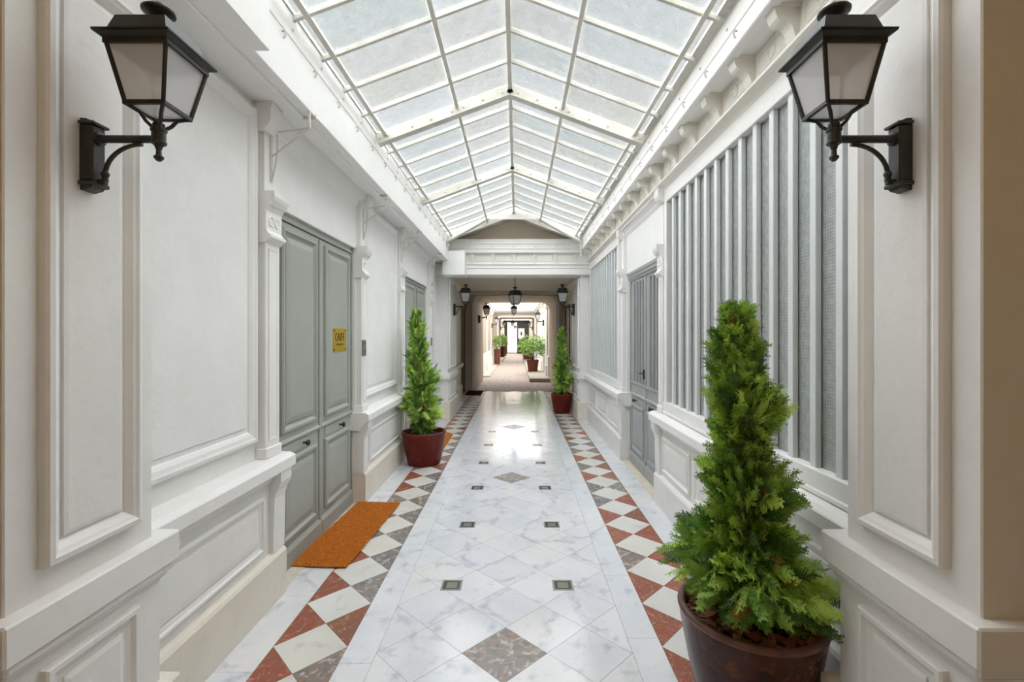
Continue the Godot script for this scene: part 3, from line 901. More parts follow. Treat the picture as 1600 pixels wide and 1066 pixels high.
func skylight() -> void:
	var t := setting("ceiling", "pitched skylight of patterned glass panes on white steel bars")
	var mb := MB.new()
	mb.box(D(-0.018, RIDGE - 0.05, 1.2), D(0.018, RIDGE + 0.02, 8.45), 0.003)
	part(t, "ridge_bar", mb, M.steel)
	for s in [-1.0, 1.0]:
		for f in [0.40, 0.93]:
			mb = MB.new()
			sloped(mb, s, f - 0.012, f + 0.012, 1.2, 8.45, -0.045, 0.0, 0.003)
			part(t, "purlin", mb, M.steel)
	var d_first := 4.18 - 8 * PITCH
	for k in range(0, 20):
		var d := d_first + k * PITCH
		var truss := k == 8 or k == 13 or k == 19
		for s in [-1.0, 1.0]:
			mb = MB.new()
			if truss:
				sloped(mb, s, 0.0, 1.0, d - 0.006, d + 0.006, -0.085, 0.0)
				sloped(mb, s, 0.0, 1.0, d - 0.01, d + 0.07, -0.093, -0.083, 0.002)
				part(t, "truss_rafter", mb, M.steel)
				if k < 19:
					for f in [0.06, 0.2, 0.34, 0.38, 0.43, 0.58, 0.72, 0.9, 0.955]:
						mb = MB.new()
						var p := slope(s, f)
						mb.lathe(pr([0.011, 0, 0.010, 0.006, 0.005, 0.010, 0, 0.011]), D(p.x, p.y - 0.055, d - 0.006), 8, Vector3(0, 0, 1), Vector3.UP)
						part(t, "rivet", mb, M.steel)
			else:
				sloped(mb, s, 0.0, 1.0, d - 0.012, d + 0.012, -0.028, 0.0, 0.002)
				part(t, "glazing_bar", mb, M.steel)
			if k < 19:
				for z in [[0.0, 0.40], [0.40, 0.93], [0.93, 1.02]]:
					mb = MB.new()
					var lift := rng.randf_range(0.0, 0.002)
					sloped(mb, s, z[0], z[1], d + 0.001, d + PITCH - 0.001, 0.001 + lift, 0.007 + lift)
					part(t, "pane", mb, M["pane%d" % rng.randi_range(0, 3)])
	# end truss with its collar and struts, standing in front of the gable
	mb = MB.new()
	var dc := 8.30
	mb.prism(PackedVector2Array(pr([-0.50, 3.66, 0.50, 3.66, 0.50, 3.71, 0.42, 3.755, -0.42, 3.755, -0.50, 3.71])), D(0, 0, dc), Vector3.RIGHT, Vector3.UP, Vector3(0, 0, -0.03))
	part(t, "collar", mb, M.steel)
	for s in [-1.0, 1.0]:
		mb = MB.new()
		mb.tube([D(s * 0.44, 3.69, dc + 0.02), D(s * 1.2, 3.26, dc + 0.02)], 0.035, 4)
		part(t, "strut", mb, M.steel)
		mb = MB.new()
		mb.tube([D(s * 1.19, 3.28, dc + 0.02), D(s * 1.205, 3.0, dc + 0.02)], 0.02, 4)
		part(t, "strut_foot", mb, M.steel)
		# solid roof between the last truss and the gable
		mb = MB.new()
		sloped(mb, s, -0.02, 1.25, 8.42, 9.5, 0.0, 0.06)
		part(t, "solid_roof", mb, M.taupe)
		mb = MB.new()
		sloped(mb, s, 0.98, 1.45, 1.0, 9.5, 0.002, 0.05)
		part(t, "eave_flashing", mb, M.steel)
	mb = MB.new()
	mb.prism(PackedVector2Array(pr([-1.7, 3.1, 1.7, 3.1, 1.7, 3.24, 0.0, 3.87, -1.7, 3.24])), D(0, 0, 9.1), Vector3.RIGHT, Vector3.UP, Vector3(0, 0, -0.2))
	part(t, "gable", mb, M.taupe)

# ---------------------------------------------------------------- covered passage beyond the skylight
func passage() -> void:
	var b := setting("trim_beam", "cream beam with frieze panels closing the skylit passage above the hanging lantern")
	var mb := MB.new()
	mb.box(D(-1.55, 3.14, 8.72), D(1.55, 3.40, 9.3), 0.006)
	mb.box(D(-1.55, 3.30, 8.70), D(1.55, 3.33, 8.75), 0.004)
	mb.box(D(-1.55, 3.21, 8.705), D(1.55, 3.225, 8.75), 0.004)
	part(b, "upper_fascia", mb, M.bright)
	mb = MB.new()
	mb.box(D(-1.55, 2.74, 8.80), D(1.55, 3.16, 9.3), 0.004)
	mb.box(D(-1.55, 2.925, 8.77), D(1.55, 2.955, 8.85), 0.006)
	mb.box(D(-1.55, 2.86, 8.785), D(1.55, 2.88, 8.85), 0.004)
	part(b, "frieze", mb, M.bright)
	for k in 6:
		mb = MB.new()
		mb.ring(D(-1.13 + k * 0.39, 2.99, 8.80), Vector3.RIGHT, Vector3.UP, Vector3(0, 0, 1), 0.31, 0.13, pr([0, 0, 0, 0.008, 0.006, 0.010, 0.016, 0.002]))
		part(b, "frieze_panel", mb, M.cream)
		mb = MB.new()
		mb.box(D(-0.805 + k * 0.39, 2.955, 8.775), D(-0.755 + k * 0.39, 3.14, 8.82), 0.006)
		part(b, "dentil", mb, M.cream)
	for k in 5:
		mb = MB.new()
		mb.lathe(pr([0.025, 0, 0.025, 0.006, 0.012, 0.012, 0, 0.014]), D(-0.8 + k * 0.4, 3.265, 8.72), 14, Vector3(0, 0, 1), Vector3.UP)
		part(b, "boss", mb, M.bright)
	var c := setting("ceiling_passage", "flat grey white ceiling of the covered passage where the black lantern hangs")
	xbox(c, "slab", M.taupe, D(-1.9, 2.86, 9.2), D(1.9, 3.46, 16.6))
	for s in [-1.0, 1.0]:
		mb = MB.new()
		ext(mb, s, pr([1.5, 2.70, 1.44, 2.70, 1.42, 2.74, 1.36, 2.80, 1.33, 2.82, 1.33, 2.87, 1.5, 2.87]), 9.3, 13.5)
		part(c, "cornice", mb, M.taupe)
	mb = MB.new()
	mb.box(D(-1.4, 2.79, 13.30), D(1.4, 2.87, 13.5), 0.01)
	mb.box(D(-1.4, 2.75, 13.40), D(1.4, 2.80, 13.5), 0.01)
	part(c, "end_cornice", mb, M.taupe)
	mb = MB.new()
	mb.tube([D(-1.33, 2.735, 13.28), D(-0.9, 2.72, 13.28), D(-0.4, 2.745, 13.28), D(0.3, 2.745, 13.28), D(0.8, 2.73, 13.28), D(1.3, 2.74, 13.28)], 0.006, 6)
	part(c, "cable", mb, M.dark_door)
	for s in [-1.0, 1.0]:
		var w := setting("wall_passage", ["taupe side wall of the covered passage with the dark green door", "taupe side wall of the covered passage behind the far potted conifer"][0 if s < 0 else 1])
		sbox(w, "face", M.taupe, s, 1.45, 1.8, 0, 2.87, 9.9, 13.6)
		mb = MB.new()
		ext(mb, s, pr([1.5, 0, 1.39, 0, 1.39, 0.27, 1.43, 0.29, 1.43, 0.70, 1.40, 0.74, 1.36, 0.80, 1.36, 0.86, 1.5, 0.87]), 10.05, 12.45)
		part(w, "wainscot", mb, M.taupe)
		mb = MB.new()
		wframe(mb, s, 1.45, 0.97, 2.5, 10.2, 12.3, pr(PANEL))
		part(w, "panel_moulding", mb, M.taupe)
	var g := setting("door_4", "dark green door in the covered passage above the small dark red mat")
	sbox(g, "door_leaf", M.green, -1, 1.43, 1.47, 0.0, 2.35, 12.6, 13.4, 0.004)
	mb = MB.new()
	wframe(mb, -1, 1.43, 0.2, 0.8, 12.7, 13.3, pr([0, 0, 0, 0.012, 0.03, 0.012, 0.04, 0.002]))
	wframe(mb, -1, 1.43, 0.95, 2.25, 12.7, 13.3, pr([0, 0, 0, 0.012, 0.03, 0.012, 0.04, 0.002]))
	part(g, "door_panel", mb, M.green)
	knob(g, -1, 1.43, 1.0, 12.72)
	var d5 := setting("door_5", "narrow dark framed glazed door behind the far potted conifer")
	mb = MB.new()
	sb(mb, 1, 1.42, 1.47, 0.9, 2.4, 12.2, 12.28, 0.003)
	sb(mb, 1, 1.42, 1.47, 0.9, 2.4, 13.2, 13.28, 0.003)
	sb(mb, 1, 1.42, 1.47, 2.34, 2.42, 12.2, 13.28, 0.003)
	part(d5, "door_frame", mb, M.dark_door)
	sbox(d5, "pane", M.cast, 1, 1.44, 1.45, 0.9, 2.36, 12.26, 13.22)
	# arch wall: opening with rounded upper corners
	arch_wall("wall_arch", "taupe arch with rounded upper corners between the passage and the courtyard", 13.5, 16.5, 1.165, 2.75, 0.28, 1.9, 3.46, M.tan)

func arch_poly(half: float, top: float, r: float, inset := 0.0) -> PackedVector2Array:
	var p := PackedVector2Array()
	var h := half - inset
	p.append(Vector2(-h, 0))
	for k in 9:
		var a := PI - PI / 2 * k / 8.0
		p.append(Vector2(-half + r + (r - inset) * cos(a), top - r + (r - inset) * sin(a)) if r > inset else Vector2(-h, top - inset))
	for k in 9:
		var a := PI / 2 - PI / 2 * k / 8.0
		p.append(Vector2(half - r + (r - inset) * cos(a), top - r + (r - inset) * sin(a)) if r > inset else Vector2(h, top - inset))
	p.append(Vector2(h, 0))
	return p

func arch_wall(called: String, label: String, d0: float, d1: float, half: float, top: float, r: float, out_: float, height: float, m: Material) -> void:
	var t := setting(called, label)
	var inner := arch_poly(half, top, r)
	var poly := PackedVector2Array([Vector2(-out_, 0)])
	for p in inner:
		poly.append(p)
	poly.append(Vector2(out_, 0))
	poly.append(Vector2(out_, height))
	poly.append(Vector2(-out_, height))
	var mb := MB.new()
	mb.prism(poly, D(0.03, 0, d0), Vector3.RIGHT, Vector3.UP, Vector3(0, 0, d0 - d1))
	part(t, "arch", mb, m)
	# raised moulding round the opening
	mb = MB.new()
	var o1 := arch_poly(half + 0.09, top + 0.09, r + 0.09)
	var ring := PackedVector2Array()
	for p in o1:
		ring.append(p)
	for k in range(inner.size() - 1, -1, -1):
		ring.append(inner[k])
	mb.prism(ring, D(0.03, 0, d0 - 0.025), Vector3.RIGHT, Vector3.UP, Vector3(0, 0, -0.03))
	part(t, "archivolt", mb, M.white)

# ---------------------------------------------------------------- courtyard and street end
func courtyard() -> void:
	var p := setting("pavement", "brown grey paving of the courtyard beyond the marble floor")
	xbox(p, "paving", M.paving, D(-6, -0.08, 13.4), D(6, -0.012, 60))
	mb_kerb(p)
	for s in [-1.0, 1.0]:
		var w := setting("wall_courtyard", ["pale courtyard wall with lanterns on the tall red pot side", "sunlit white courtyard wall behind the square potted bush"][0 if s < 0 else 1])
		var u := 1.30 if s < 0 else 1.19
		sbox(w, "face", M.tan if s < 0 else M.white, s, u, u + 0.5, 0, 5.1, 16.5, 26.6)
		for k in 3:
			var d := 17.0 + k * 3.4
			sbox(w, "pilaster", M.white, s, u - 0.05, u, 0, 2.75, d, d + 0.42, 0.01)
			sbox(w, "pilaster_base", M.white, s, u - 0.09, u, 0, 0.5, d - 0.04, d + 0.46, 0.01)
			sbox(w, "pilaster_cap", M.white, s, u - 0.1, u, 2.6, 2.75, d - 0.05, d + 0.47, 0.01)
		var mb := MB.new()
		ext(mb, s, pr([u, 2.78, u - 0.03, 2.78, u - 0.06, 2.86, u - 0.1, 2.9, u - 0.11, 2.98, u - 0.16, 3.0, u - 0.16, 3.06, u, 3.08]), 16.5, 26.6)
		part(w, "cornice", mb, M.white)
		sbox(w, "wainscot", M.white, s, u - 0.03, u, 0.0, 0.85, 16.5, 26.6, 0.01)
		var w2 := setting("wall_lightwell", ["pale wall of the far lightwell behind the tall red pot", "white wall of the far lightwell beside the street door"][0 if s < 0 else 1])
		sbox(w2, "face", M.tan, s, 1.25, 1.6, 0, 5.0, 29.8, 39.9)
		sbox(w2, "pilaster", M.white, s, 1.12, 1.25, 0, 2.62, 30.0, 30.5, 0.01)
		sbox(w2, "pilaster", M.white, s, 1.12, 1.25, 0, 2.62, 35.0, 35.5, 0.01)
		sbox(w2, "cornice", M.white, s, 1.08, 1.25, 2.62, 2.9, 29.8, 39.9, 0.02)
	var a := setting("wall_facade", "brown header and white facade across the courtyard beneath the bright upper wall")
	var mb2 := MB.new()
	mb2.box(D(-2.5, 2.88, 26.6), D(2.5, 6.0, 29.8))
	part(a, "upper_facade", mb2, M.white)
	mb2 = MB.new()
	mb2.box(D(-2.5, 2.95, 26.42), D(2.5, 3.25, 26.6), 0.02)
	mb2.box(D(-2.5, 3.2, 26.36), D(2.5, 3.27, 26.6), 0.02)
	part(a, "cornice", mb2, M.white)
	arch_wall("wall_portal", "second covered way beyond the courtyard with the small hanging lanterns", 26.7, 29.7, 1.02, 2.62, 0.12, 2.4, 2.9, M.tan)
	arch_wall("wall_end", "cream framed end wall round the dark street door", 39.5, 40.2, 1.05, 2.85, 0.05, 2.6, 4.4, M.taupe)
	var d := setting("door_6", "dark carriage door to the street, one leaf standing open")
	for l in [[-1.04, -0.80], [0.05, 1.10]]:
		mb2 = MB.new()
		mb2.box(D(l[0], 0.05, 39.9), D(l[1], 2.83, 40.0), 0.01)
		part(d, "door_leaf", mb2, M.dark_door)
		mb2 = MB.new()
		mb2.ring(D(l[0] + 0.04, 0.2, 39.9), Vector3.RIGHT, Vector3.UP, Vector3(0, 0, 1), l[1] - l[0] - 0.08, 0.7, pr([0, 0, 0, 0.02, 0.03, 0.02, 0.04, 0.004]))
		part(d, "door_panel", mb2, M.dark_door)
	mb2 = MB.new()
	mb2.box(D(-0.84, 0.05, 39.9), D(-0.78, 2.83, 40.9), 0.01)
	part(d, "open_leaf", mb2, M.dark_door)
	xbox(d, "transom", M.dark_door, D(-1.1, 2.70, 39.85), D(1.1, 2.86, 40.0), 0.01)
	var n := thing("notice", "white paper notice with dark figure on the closed street door leaf", "notice", D(0.42, 1.32, 39.88))
	xbox(n, "sheet", M.paper, Vector3(-0.27, 0, -0.004), Vector3(0.27, 0.86, 0.008))
	var mb3 := MB.new()
	mb3.lathe(pr([0.0, 0.0, 0.05, 0.08, 0.06, 0.2, 0.04, 0.3, 0.0, 0.36]), Vector3(0.0, 0.24, 0.006), 10)
	part(n, "print", mb3, M.ink)
	var st := setting("road", "bright street seen through the open door")
	xbox(st, "kerb_step", M.kerb, D(-1.2, -0.02, 40.5), D(1.2, 0.12, 41.0), 0.02)
	xbox(st, "far_wall", M.white, D(-9, -0.1, 52), D(9, 9, 52.4))

func mb_kerb(p: Node) -> void:
	var mb := MB.new()
	mb.box(D(0.49, -0.05, 16.0), D(1.35, 0.12, 26.5), 0.02)
	part(p, "pavement_step", mb, M.kerb)
	mb = MB.new()
	mb.box(D(-1.4, -0.05, 17.9), D(-0.98, 0.05, 26.5), 0.02)
	part(p, "pavement_step", mb, M.kerb)
	mb = MB.new()
	mb.box(D(-1.4, -0.05, 27.6), D(-0.80, 0.14, 37.0), 0.02)
	part(p, "pavement_step", mb, M.kerb)
	mb = MB.new()
	mb.box(D(0.42, -0.05, 27.0), D(1.4, 0.14, 37.0), 0.02)
	part(p, "pavement_step", mb, M.kerb)

# ---------------------------------------------------------------- lanterns
func lantern_body(t: Node3D, o: Vector3) -> void: # o = centre of the socket's top; all heights from there
	var hb := 0.056
	var ht := 0.087
	var y0 := 0.045
	var y1 := 0.212
	var mb := MB.new()
	for sx in [-1.0, 1.0]:
		for sz in [-1.0, 1.0]:
			mb.tube([o + Vector3(sx * hb, y0, sz * hb), o + Vector3(sx * ht, y1, sz * ht)], 0.0075, 4)
			mb.tube([o + Vector3(sx * 0.012, -0.006, sz * 0.012), o + Vector3(sx * 0.022, 0.006, sz * 0.022), o + Vector3(sx * 0.032, 0.028, sz * 0.032), o + Vector3(sx * hb, y0, sz * hb)], 0.0055, 6)
	for k in 4:
		var q := Basis(Vector3.UP, PI / 2 * k)
		mb.hexa(o + q * Vector3(0, y0, hb), q * Vector3(hb + 0.004, 0, 0), Vector3(0, 0.006, 0), q * Vector3(0, 0, 0.006), 0.001)
		mb.hexa(o + q * Vector3(0, y1 - 0.004, ht), q * Vector3(ht + 0.004, 0, 0), Vector3(0, 0.009, 0), q * Vector3(0, 0, 0.006), 0.001)
	part(t, "frame", mb, M.black)
	for k in 4:
		var q := Basis(Vector3.UP, PI / 2 * k)
		mb = MB.new()
		var a := o + q * Vector3(0, y0, hb - 0.002)
		var b := o + q * Vector3(0, y1, ht - 0.002)
		var n := q * Vector3(0, -(ht - hb), y1 - y0).normalized() * 0.0015
		var wx := q * Vector3(1, 0, 0)
		mb.quad(a - wx * hb + n, a + wx * hb + n, b + wx * ht + n, b - wx * ht + n, n)
		mb.quad(a - wx * hb - n, a + wx * hb - n, b + wx * ht - n, b - wx * ht - n, -n)
		part(t, "pane", mb, M.frost)
	mb = MB.new()
	mb.box(o + Vector3(-hb, y0 - 0.001, -hb), o + Vector3(hb, y0 + 0.001, hb))
	part(t, "bottom_pane", mb, M.frost)
	mb = MB.new()
	var ring := func(g: MB, h0: float, ya: float, h1: float, yb: float) -> void:
		for k in 4:
			var q := Basis(Vector3.UP, PI / 2 * k)
			g.quad(o + q * Vector3(-h0, ya, h0), o + q * Vector3(h0, ya, h0), o + q * Vector3(h1, yb, h1), o + q * Vector3(-h1, yb, h1), q * Vector3(0, h0 - h1, yb - ya))
	ring.call(mb, 0.086, y1 - 0.002, 0.096, y1 + 0.006)
	ring.call(mb, 0.096, y1 + 0.006, 0.109, y1 + 0.014)
	ring.call(mb, 0.109, y1 + 0.014, 0.109, y1 + 0.019)
	ring.call(mb, 0.109, y1 + 0.019, 0.090, y1 + 0.024)
	mb.quad(o + Vector3(-0.109, y1 + 0.012, -0.109), o + Vector3(0.109, y1 + 0.012, -0.109), o + Vector3(0.109, y1 + 0.012, 0.109), o + Vector3(-0.109, y1 + 0.012, 0.109), Vector3.DOWN)
	part(t, "eaves", mb, M.black)
	mb = MB.new()
	ring.call(mb, 0.088, y1 + 0.022, 0.072, y1 + 0.078)
	ring.call(mb, 0.072, y1 + 0.078, 0.020, y1 + 0.092)
	part(t, "roof", mb, M.black)
	mb = MB.new()
	mb.lathe(pr([0.022, y1 + 0.088, 0.016, y1 + 0.10, 0.013, y1 + 0.115, 0.030, y1 + 0.122, 0.044, y1 + 0.130, 0.045, y1 + 0.136, 0.034, y1 + 0.144, 0.014, y1 + 0.148, 0.008, y1 + 0.153, 0.010, y1 + 0.160, 0.0, y1 + 0.166]), o, 20)
	part(t, "vent_cap", mb, M.black)

func wall_lantern_proto() -> Node3D: # origin on the wall at the middle of its plate; +x leads away from the wall
	var t := thing("wall_lantern", "near black square wall lantern", "lantern", Vector3.ZERO, 0.0, "black wall lanterns")
	var mb := MB.new()
	mb.box(Vector3(0, -0.085, -0.024), Vector3(0.05, 0.085, 0.024), 0.005)
	mb.box(Vector3(0, -0.098, -0.03), Vector3(0.058, -0.085, 0.03), 0.003)
	mb.box(Vector3(0, 0.085, -0.03), Vector3(0.058, 0.094, 0.03), 0.003)
	mb.prism(PackedVector2Array(pr([0, -0.098, 0.05, -0.098, 0.042, -0.106, 0.02, -0.112, 0, -0.112])), Vector3(0, 0, -0.022), Vector3.RIGHT, Vector3.UP, Vector3(0, 0, 0.044))
	mb.prism(PackedVector2Array(pr([0, 0.094, 0.05, 0.094, 0.03, 0.102, 0, 0.104])), Vector3(0, 0, -0.022), Vector3.RIGHT, Vector3.UP, Vector3(0, 0, 0.044))
	part(t, "wall_plate", mb, M.black)
	mb = MB.new()
	mb.lathe(pr([0.020, 0.05, 0.020, 0.056, 0.013, 0.060, 0.0115, 0.066, 0.0115, 0.215]), Vector3(0, 0.048, 0), 14, Vector3.RIGHT, Vector3.UP)
	part(t, "arm", mb, M.black)
	mb = MB.new()
	var pts := []
	for k in 11:
		var f := k / 10.0
		pts.append(Vector3(0.068 + 0.112 * (1.0 - cos(f * PI / 2)), -0.062 + 0.094 * sin(f * PI / 2), 0))
	mb.tube(pts, 0.0065, 8)
	mb.lathe(pr([0.0, -0.02, 0.009, -0.014, 0.008, -0.002, 0.011, 0.004, 0.011, 0.01, 0.0075, 0.016]), Vector3(0.068, -0.066, 0), 10)
	mb.box(Vector3(0.045, -0.09, -0.008), Vector3(0.072, -0.075, 0.008), 0.002)
	part(t, "brace", mb, M.black)
	mb = MB.new()
	mb.lathe(pr([0.0, 0.032, 0.019, 0.032, 0.021, 0.035, 0.021, 0.040, 0.019, 0.043, 0.019, 0.068, 0.022, 0.072, 0.022, 0.078, 0.016, 0.082, 0.016, 0.094, 0.0, 0.094]), Vector3(0.231, 0, 0), 12)
	part(t, "socket", mb, M.black)
	mb = MB.new()
	mb.lathe(pr([0.0, -0.020, 0.006, -0.019, 0.013, -0.011, 0.014, -0.006, 0.008, 0.0, 0.007, 0.014, 0.010, 0.022, 0.014, 0.033, 0.0, 0.034]), Vector3(0.231, 0, 0), 12)
	part(t, "finial", mb, M.black)
	lantern_body(t, Vector3(0.231, 0.088, 0))
	return t

func lanterns() -> void:
	var first := wall_lantern_proto()
	var list := [
		[-1.0, 1.257, 2.148, 1.42, "largest black wall lantern on the pier opposite the barred windows", 1.0],
		[1.0, 1.257, 2.148, 1.42, "largest black wall lantern on the pier beside the large barred window", 1.0],
		[-1.0, 1.257, 2.13, 9.6, "black wall lantern on the far pier, first one past the skylight on the doormat side", 1.15],
		[1.0, 1.257, 2.13, 9.6, "black wall lantern on the far pier above the far potted conifer", 1.15],
		[-1.0, 1.135, 2.10, 14.4, "small black wall lantern on the rounded arch, second past the skylight on the doormat side", 1.1],
		[1.0, 1.14, 2.10, 18.6, "small black wall lantern against the sunlit courtyard wall above the square potted bush", 1.1],
		[-1.0, 1.25, 2.10, 23.9, "tiny black wall lantern on the shaded courtyard wall, third past the skylight", 1.1],
		[-1.0, 0.99, 2.05, 29.0, "tiny lantern at the covered way above the tall red pot", 1.1],
		[1.0, 1.04, 2.05, 29.0, "tiny lantern at the covered way beside the paper notice", 1.1],
	]
	for k in list.size():
		var l: Array = list[k]
		var t: Node3D = first if k == 0 else first.duplicate()
		if k > 0:
			t.name = numbered("wall_lantern")
			add_child(t, true)
		t.position = P(l[0], l[1], l[2], l[3])
		t.rotation.y = 0.0 if l[0] < 0 else PI
		t.scale = Vector3.ONE * l[5]
		t.set_meta("label", l[4])
	var hang := [[0.02, 2.86, 9.9, 0.215, 1.15, "black hanging lantern on a chain below the covered passage ceiling", 0.5], [-0.05, 2.75, 16.2, 0.05, 1.05, "black hanging lantern just below the first, under the rounded arch", 0.15], [-0.2, 2.62, 27.6, 0.10, 1.1, "tiny black hanging lantern in the covered way before the street door", 0.2], [-0.1, 2.85, 39.7, 0.35, 1.3, "tiniest black hanging lantern, in front of the open street door", 0.2]]
	for h in hang:
		var t := thing("hanging_lantern", h[5], "lantern", D(h[0], h[1] - h[3], h[2]), h[6], "black hanging lanterns")
		var sc: float = h[4]
		var top := Vector3(0, h[3], 0)
		var mb := MB.new()
		mb.lathe(pr([0.0, -0.03, 0.015, -0.028, 0.05, -0.008, 0.05, 0.0, 0.0, 0.0]), top, 16)
		part(t, "ceiling_rose", mb, M.black)
		var links := int(h[3] / 0.026)
		for k in links:
			mb = MB.new()
			var pts := []
			for i in 9:
				var a := TAU * i / 8.0
				pts.append(Vector3(cos(a) * 0.008, sin(a) * 0.018, 0).rotated(Vector3.UP, PI / 2 * (k % 2)) + Vector3(0, 0.012 + k * (h[3] - 0.03) / links, 0))
			mb.tube(pts, 0.0035, 5)
			part(t, "chain_link", mb, M.black)
		var body := Node3D.new()
		body.name = "lantern_body"
		t.add_child(body, true)
		body.scale = Vector3.ONE * sc
		lantern_body(body, Vector3(0, -0.378, 0))
		mb = MB.new()
		mb.lathe(pr([0.0, -0.05, 0.008, -0.045, 0.012, -0.03, 0.02, -0.015, 0.018, 0.0, 0.0, 0.0]), Vector3(0, -0.373, 0), 12)
		part(body, "finial", mb, M.black)

# ---------------------------------------------------------------- planting
func frond(sd: int, rich: bool) -> ArrayMesh: # a conifer spray along +y, about 0.13 m long
	var r := RandomNumberGenerator.new()
	r.seed = sd
	var mb := MB.new()
	mb.tinted = true
	var l := 0.13
	var flat := Vector3(0, 0, 1)
	mb.tint = Color(0.55, 0.6, 0.5)
	mb.spike(Vector3.ZERO, Vector3.UP, flat, l, 0.0022)
	var count := 11 if rich else 8
	for i in count:
		var f := 0.1 + 0.86 * i / (count - 1.0)
		for s in [-1.0, 1.0]:
			var b := Vector3(0, l * f, 0)
			var dir := Vector3(s * sin(deg_to_rad(48 - 18 * f)), cos(deg_to_rad(48 - 18 * f)), r.randf_range(-0.35, 0.35)).normalized()
			var bl := 0.056 * (1.05 - 0.8 * f) * r.randf_range(0.75, 1.15) + 0.008
			mb.tint = Color(0.9, 0.95, 0.85).lerp(Color(1.12, 1.1, 0.95), r.randf())
			mb.spike(b, dir, flat, bl, 0.0032 if rich else 0.0055)
			if rich:
				var sub := int(bl / 0.009)
				for j in sub:
					var g := (j + 0.6) / sub
					for q in [-1.0, 1.0]:
						var side := dir.cross(flat).normalized()
						var sd2: Vector3 = (dir * 0.8 + side * q * 0.75 + flat * r.randf_range(-0.3, 0.3)).normalized()
						mb.spike(b + dir * bl * g * 0.9, sd2, flat, 0.013 * (1.15 - 0.5 * g), 0.0023)
	return mb.mesh()

func pot(t: Node3D, r_top: float, r_bot: float, h: float, brown: bool) -> void:
	var mb := MB.new()
	var prof := []
	prof.append(Vector2(0, 0.0))
	prof.append(Vector2(r_bot - 0.012, 0.0))
	for k in 13:
		var f := k / 12.0
		prof.append(Vector2(lerpf(r_bot, r_top, pow(f, 0.92)) + 0.004 * sin(f * PI), 0.008 + f * (h - 0.03)))
	mb.lathe(prof, Vector3.ZERO, 56)
	part(t, "pot", mb, M.pot if brown else M.pot_red)
	mb = MB.new()
	var rim := []
	for k in 11:
		var a := -PI * 0.5 + PI * 1.25 * k / 10.0
		rim.append(Vector2(r_top - 0.012 + 0.016 * cos(a), h - 0.014 + 0.015 * sin(a)))
	rim.append(Vector2(r_top - 0.030, h - 0.02))
	rim.append(Vector2(r_top - 0.036, h - 0.09))
	mb.lathe(rim, Vector3.ZERO, 56)
	part(t, "rim", mb, M.rim if brown else M.rim_red)
	mb = MB.new()
	var sp := []
	for k in 8:
		sp.append(Vector2((r_top - 0.034) * (1.0 - k / 7.0), h - 0.055 + 0.02 * sin(k / 7.0 * PI / 2)))
	mb.lathe(sp, Vector3.ZERO, 40)
	part(t, "soil", mb, M.soil)

func radius_at(shape: Array, f: float) -> float:
	for k in shape.size() - 1:
		if f <= shape[k + 1].x:
			return lerpf(shape[k].y, shape[k + 1].y, (f - shape[k].x) / maxf(1e-4, shape[k + 1].x - shape[k].x))
	return shape[-1].y

func conifer(label: String, at: Vector3, r_top: float, r_bot: float, h: float, top: float, shape: Array, count: int, rich: bool, sd: int, size: float, spiral: float, phase: float, lean: Vector3) -> Node3D:
	var t := thing("potted_conifer", label, "potted plant", at, 0.0, "potted spiral conifers")
	pot(t, r_top, r_bot, h, rich)
	var r := RandomNumberGenerator.new()
	r.seed = sd
	var mb := MB.new()
	var pts := []
	for k in 9:
		var f := k / 8.0
		pts.append(Vector3(0.018 * sin(f * 9.0), lerpf(h - 0.06, top - 0.12, f), 0.018 * cos(f * 7.0)) + lean * f)
	mb.tube(pts, 0.022, 8, 0.006)
	part(t, "trunk", mb, M.trunk)
	var y0 := h + 0.0
	var where := []
	var tints := []
	for i in count:
		var f := pow(r.randf(), 0.9)
		var th := r.randf() * TAU
		var rad := radius_at(shape, f)
		var w := 0.5 + 0.5 * cos(th - spiral * TAU * f + phase)
		rad *= lerpf(0.72, 1.12, w)
		var k := sqrt(r.randf_range(0.12, 1.0)) * r.randf_range(0.92, 1.12)
		var outv := Vector3(cos(th), 0, sin(th))
		var p: Vector3 = outv * maxf(0.0, rad * k - size * 0.09) + Vector3(0, y0 + f * (top - y0 - size * 0.09), 0) + lean * f
		var up := lerpf(-0.1, 1.15, smoothstep(0.0, 0.75, f)) + r.randf_range(-0.45, 0.45)
		if f > 0.93:
			up += 1.2
		var dir := (outv * r.randf_range(0.7, 1.0) + Vector3.UP * up + Vector3(r.randf_range(-0.4, 0.4), 0, r.randf_range(-0.4, 0.4))).normalized()
		var side := dir.cross(outv.rotated(Vector3.UP, r.randf_range(-0.9, 0.9)) + Vector3(0, 0.3, 0)).normalized()
		var b := Basis(side, dir, side.cross(dir))
		where.append(Transform3D(b.scaled_local(Vector3.ONE * size * r.randf_range(0.65, 1.15)), p))
		var c := Color(0.15, 0.33, 0.055).lerp(Color(0.72, 0.95, 0.2), pow(r.randf(), 1.2))
		if r.randf() < 0.2:
			c = Color(0.10, 0.22, 0.07)
		elif r.randf() < 0.02:
			c = Color(0.40, 0.20, 0.08)
		tints.append(c)
	scatter(t, "foliage", frond(sd, rich), M.leaf, where, tints)
	return t

func chip_mesh(r: RandomNumberGenerator) -> ArrayMesh:
	var mb := MB.new()
	var poly := PackedVector2Array()
	var n := 6
	var l := r.randf_range(0.014, 0.026)
	for k in n:
		var a := TAU * k / n
		poly.append(Vector2(cos(a) * l * r.randf_range(0.8, 1.2), sin(a) * l * 0.5 * r.randf_range(0.7, 1.25)))
	mb.prism(poly, Vector3.ZERO, Vector3(1, 0, 0), Vector3(0, 0.15, 0.98), Vector3(0.003, 0.008, -0.001))
	return mb.mesh()

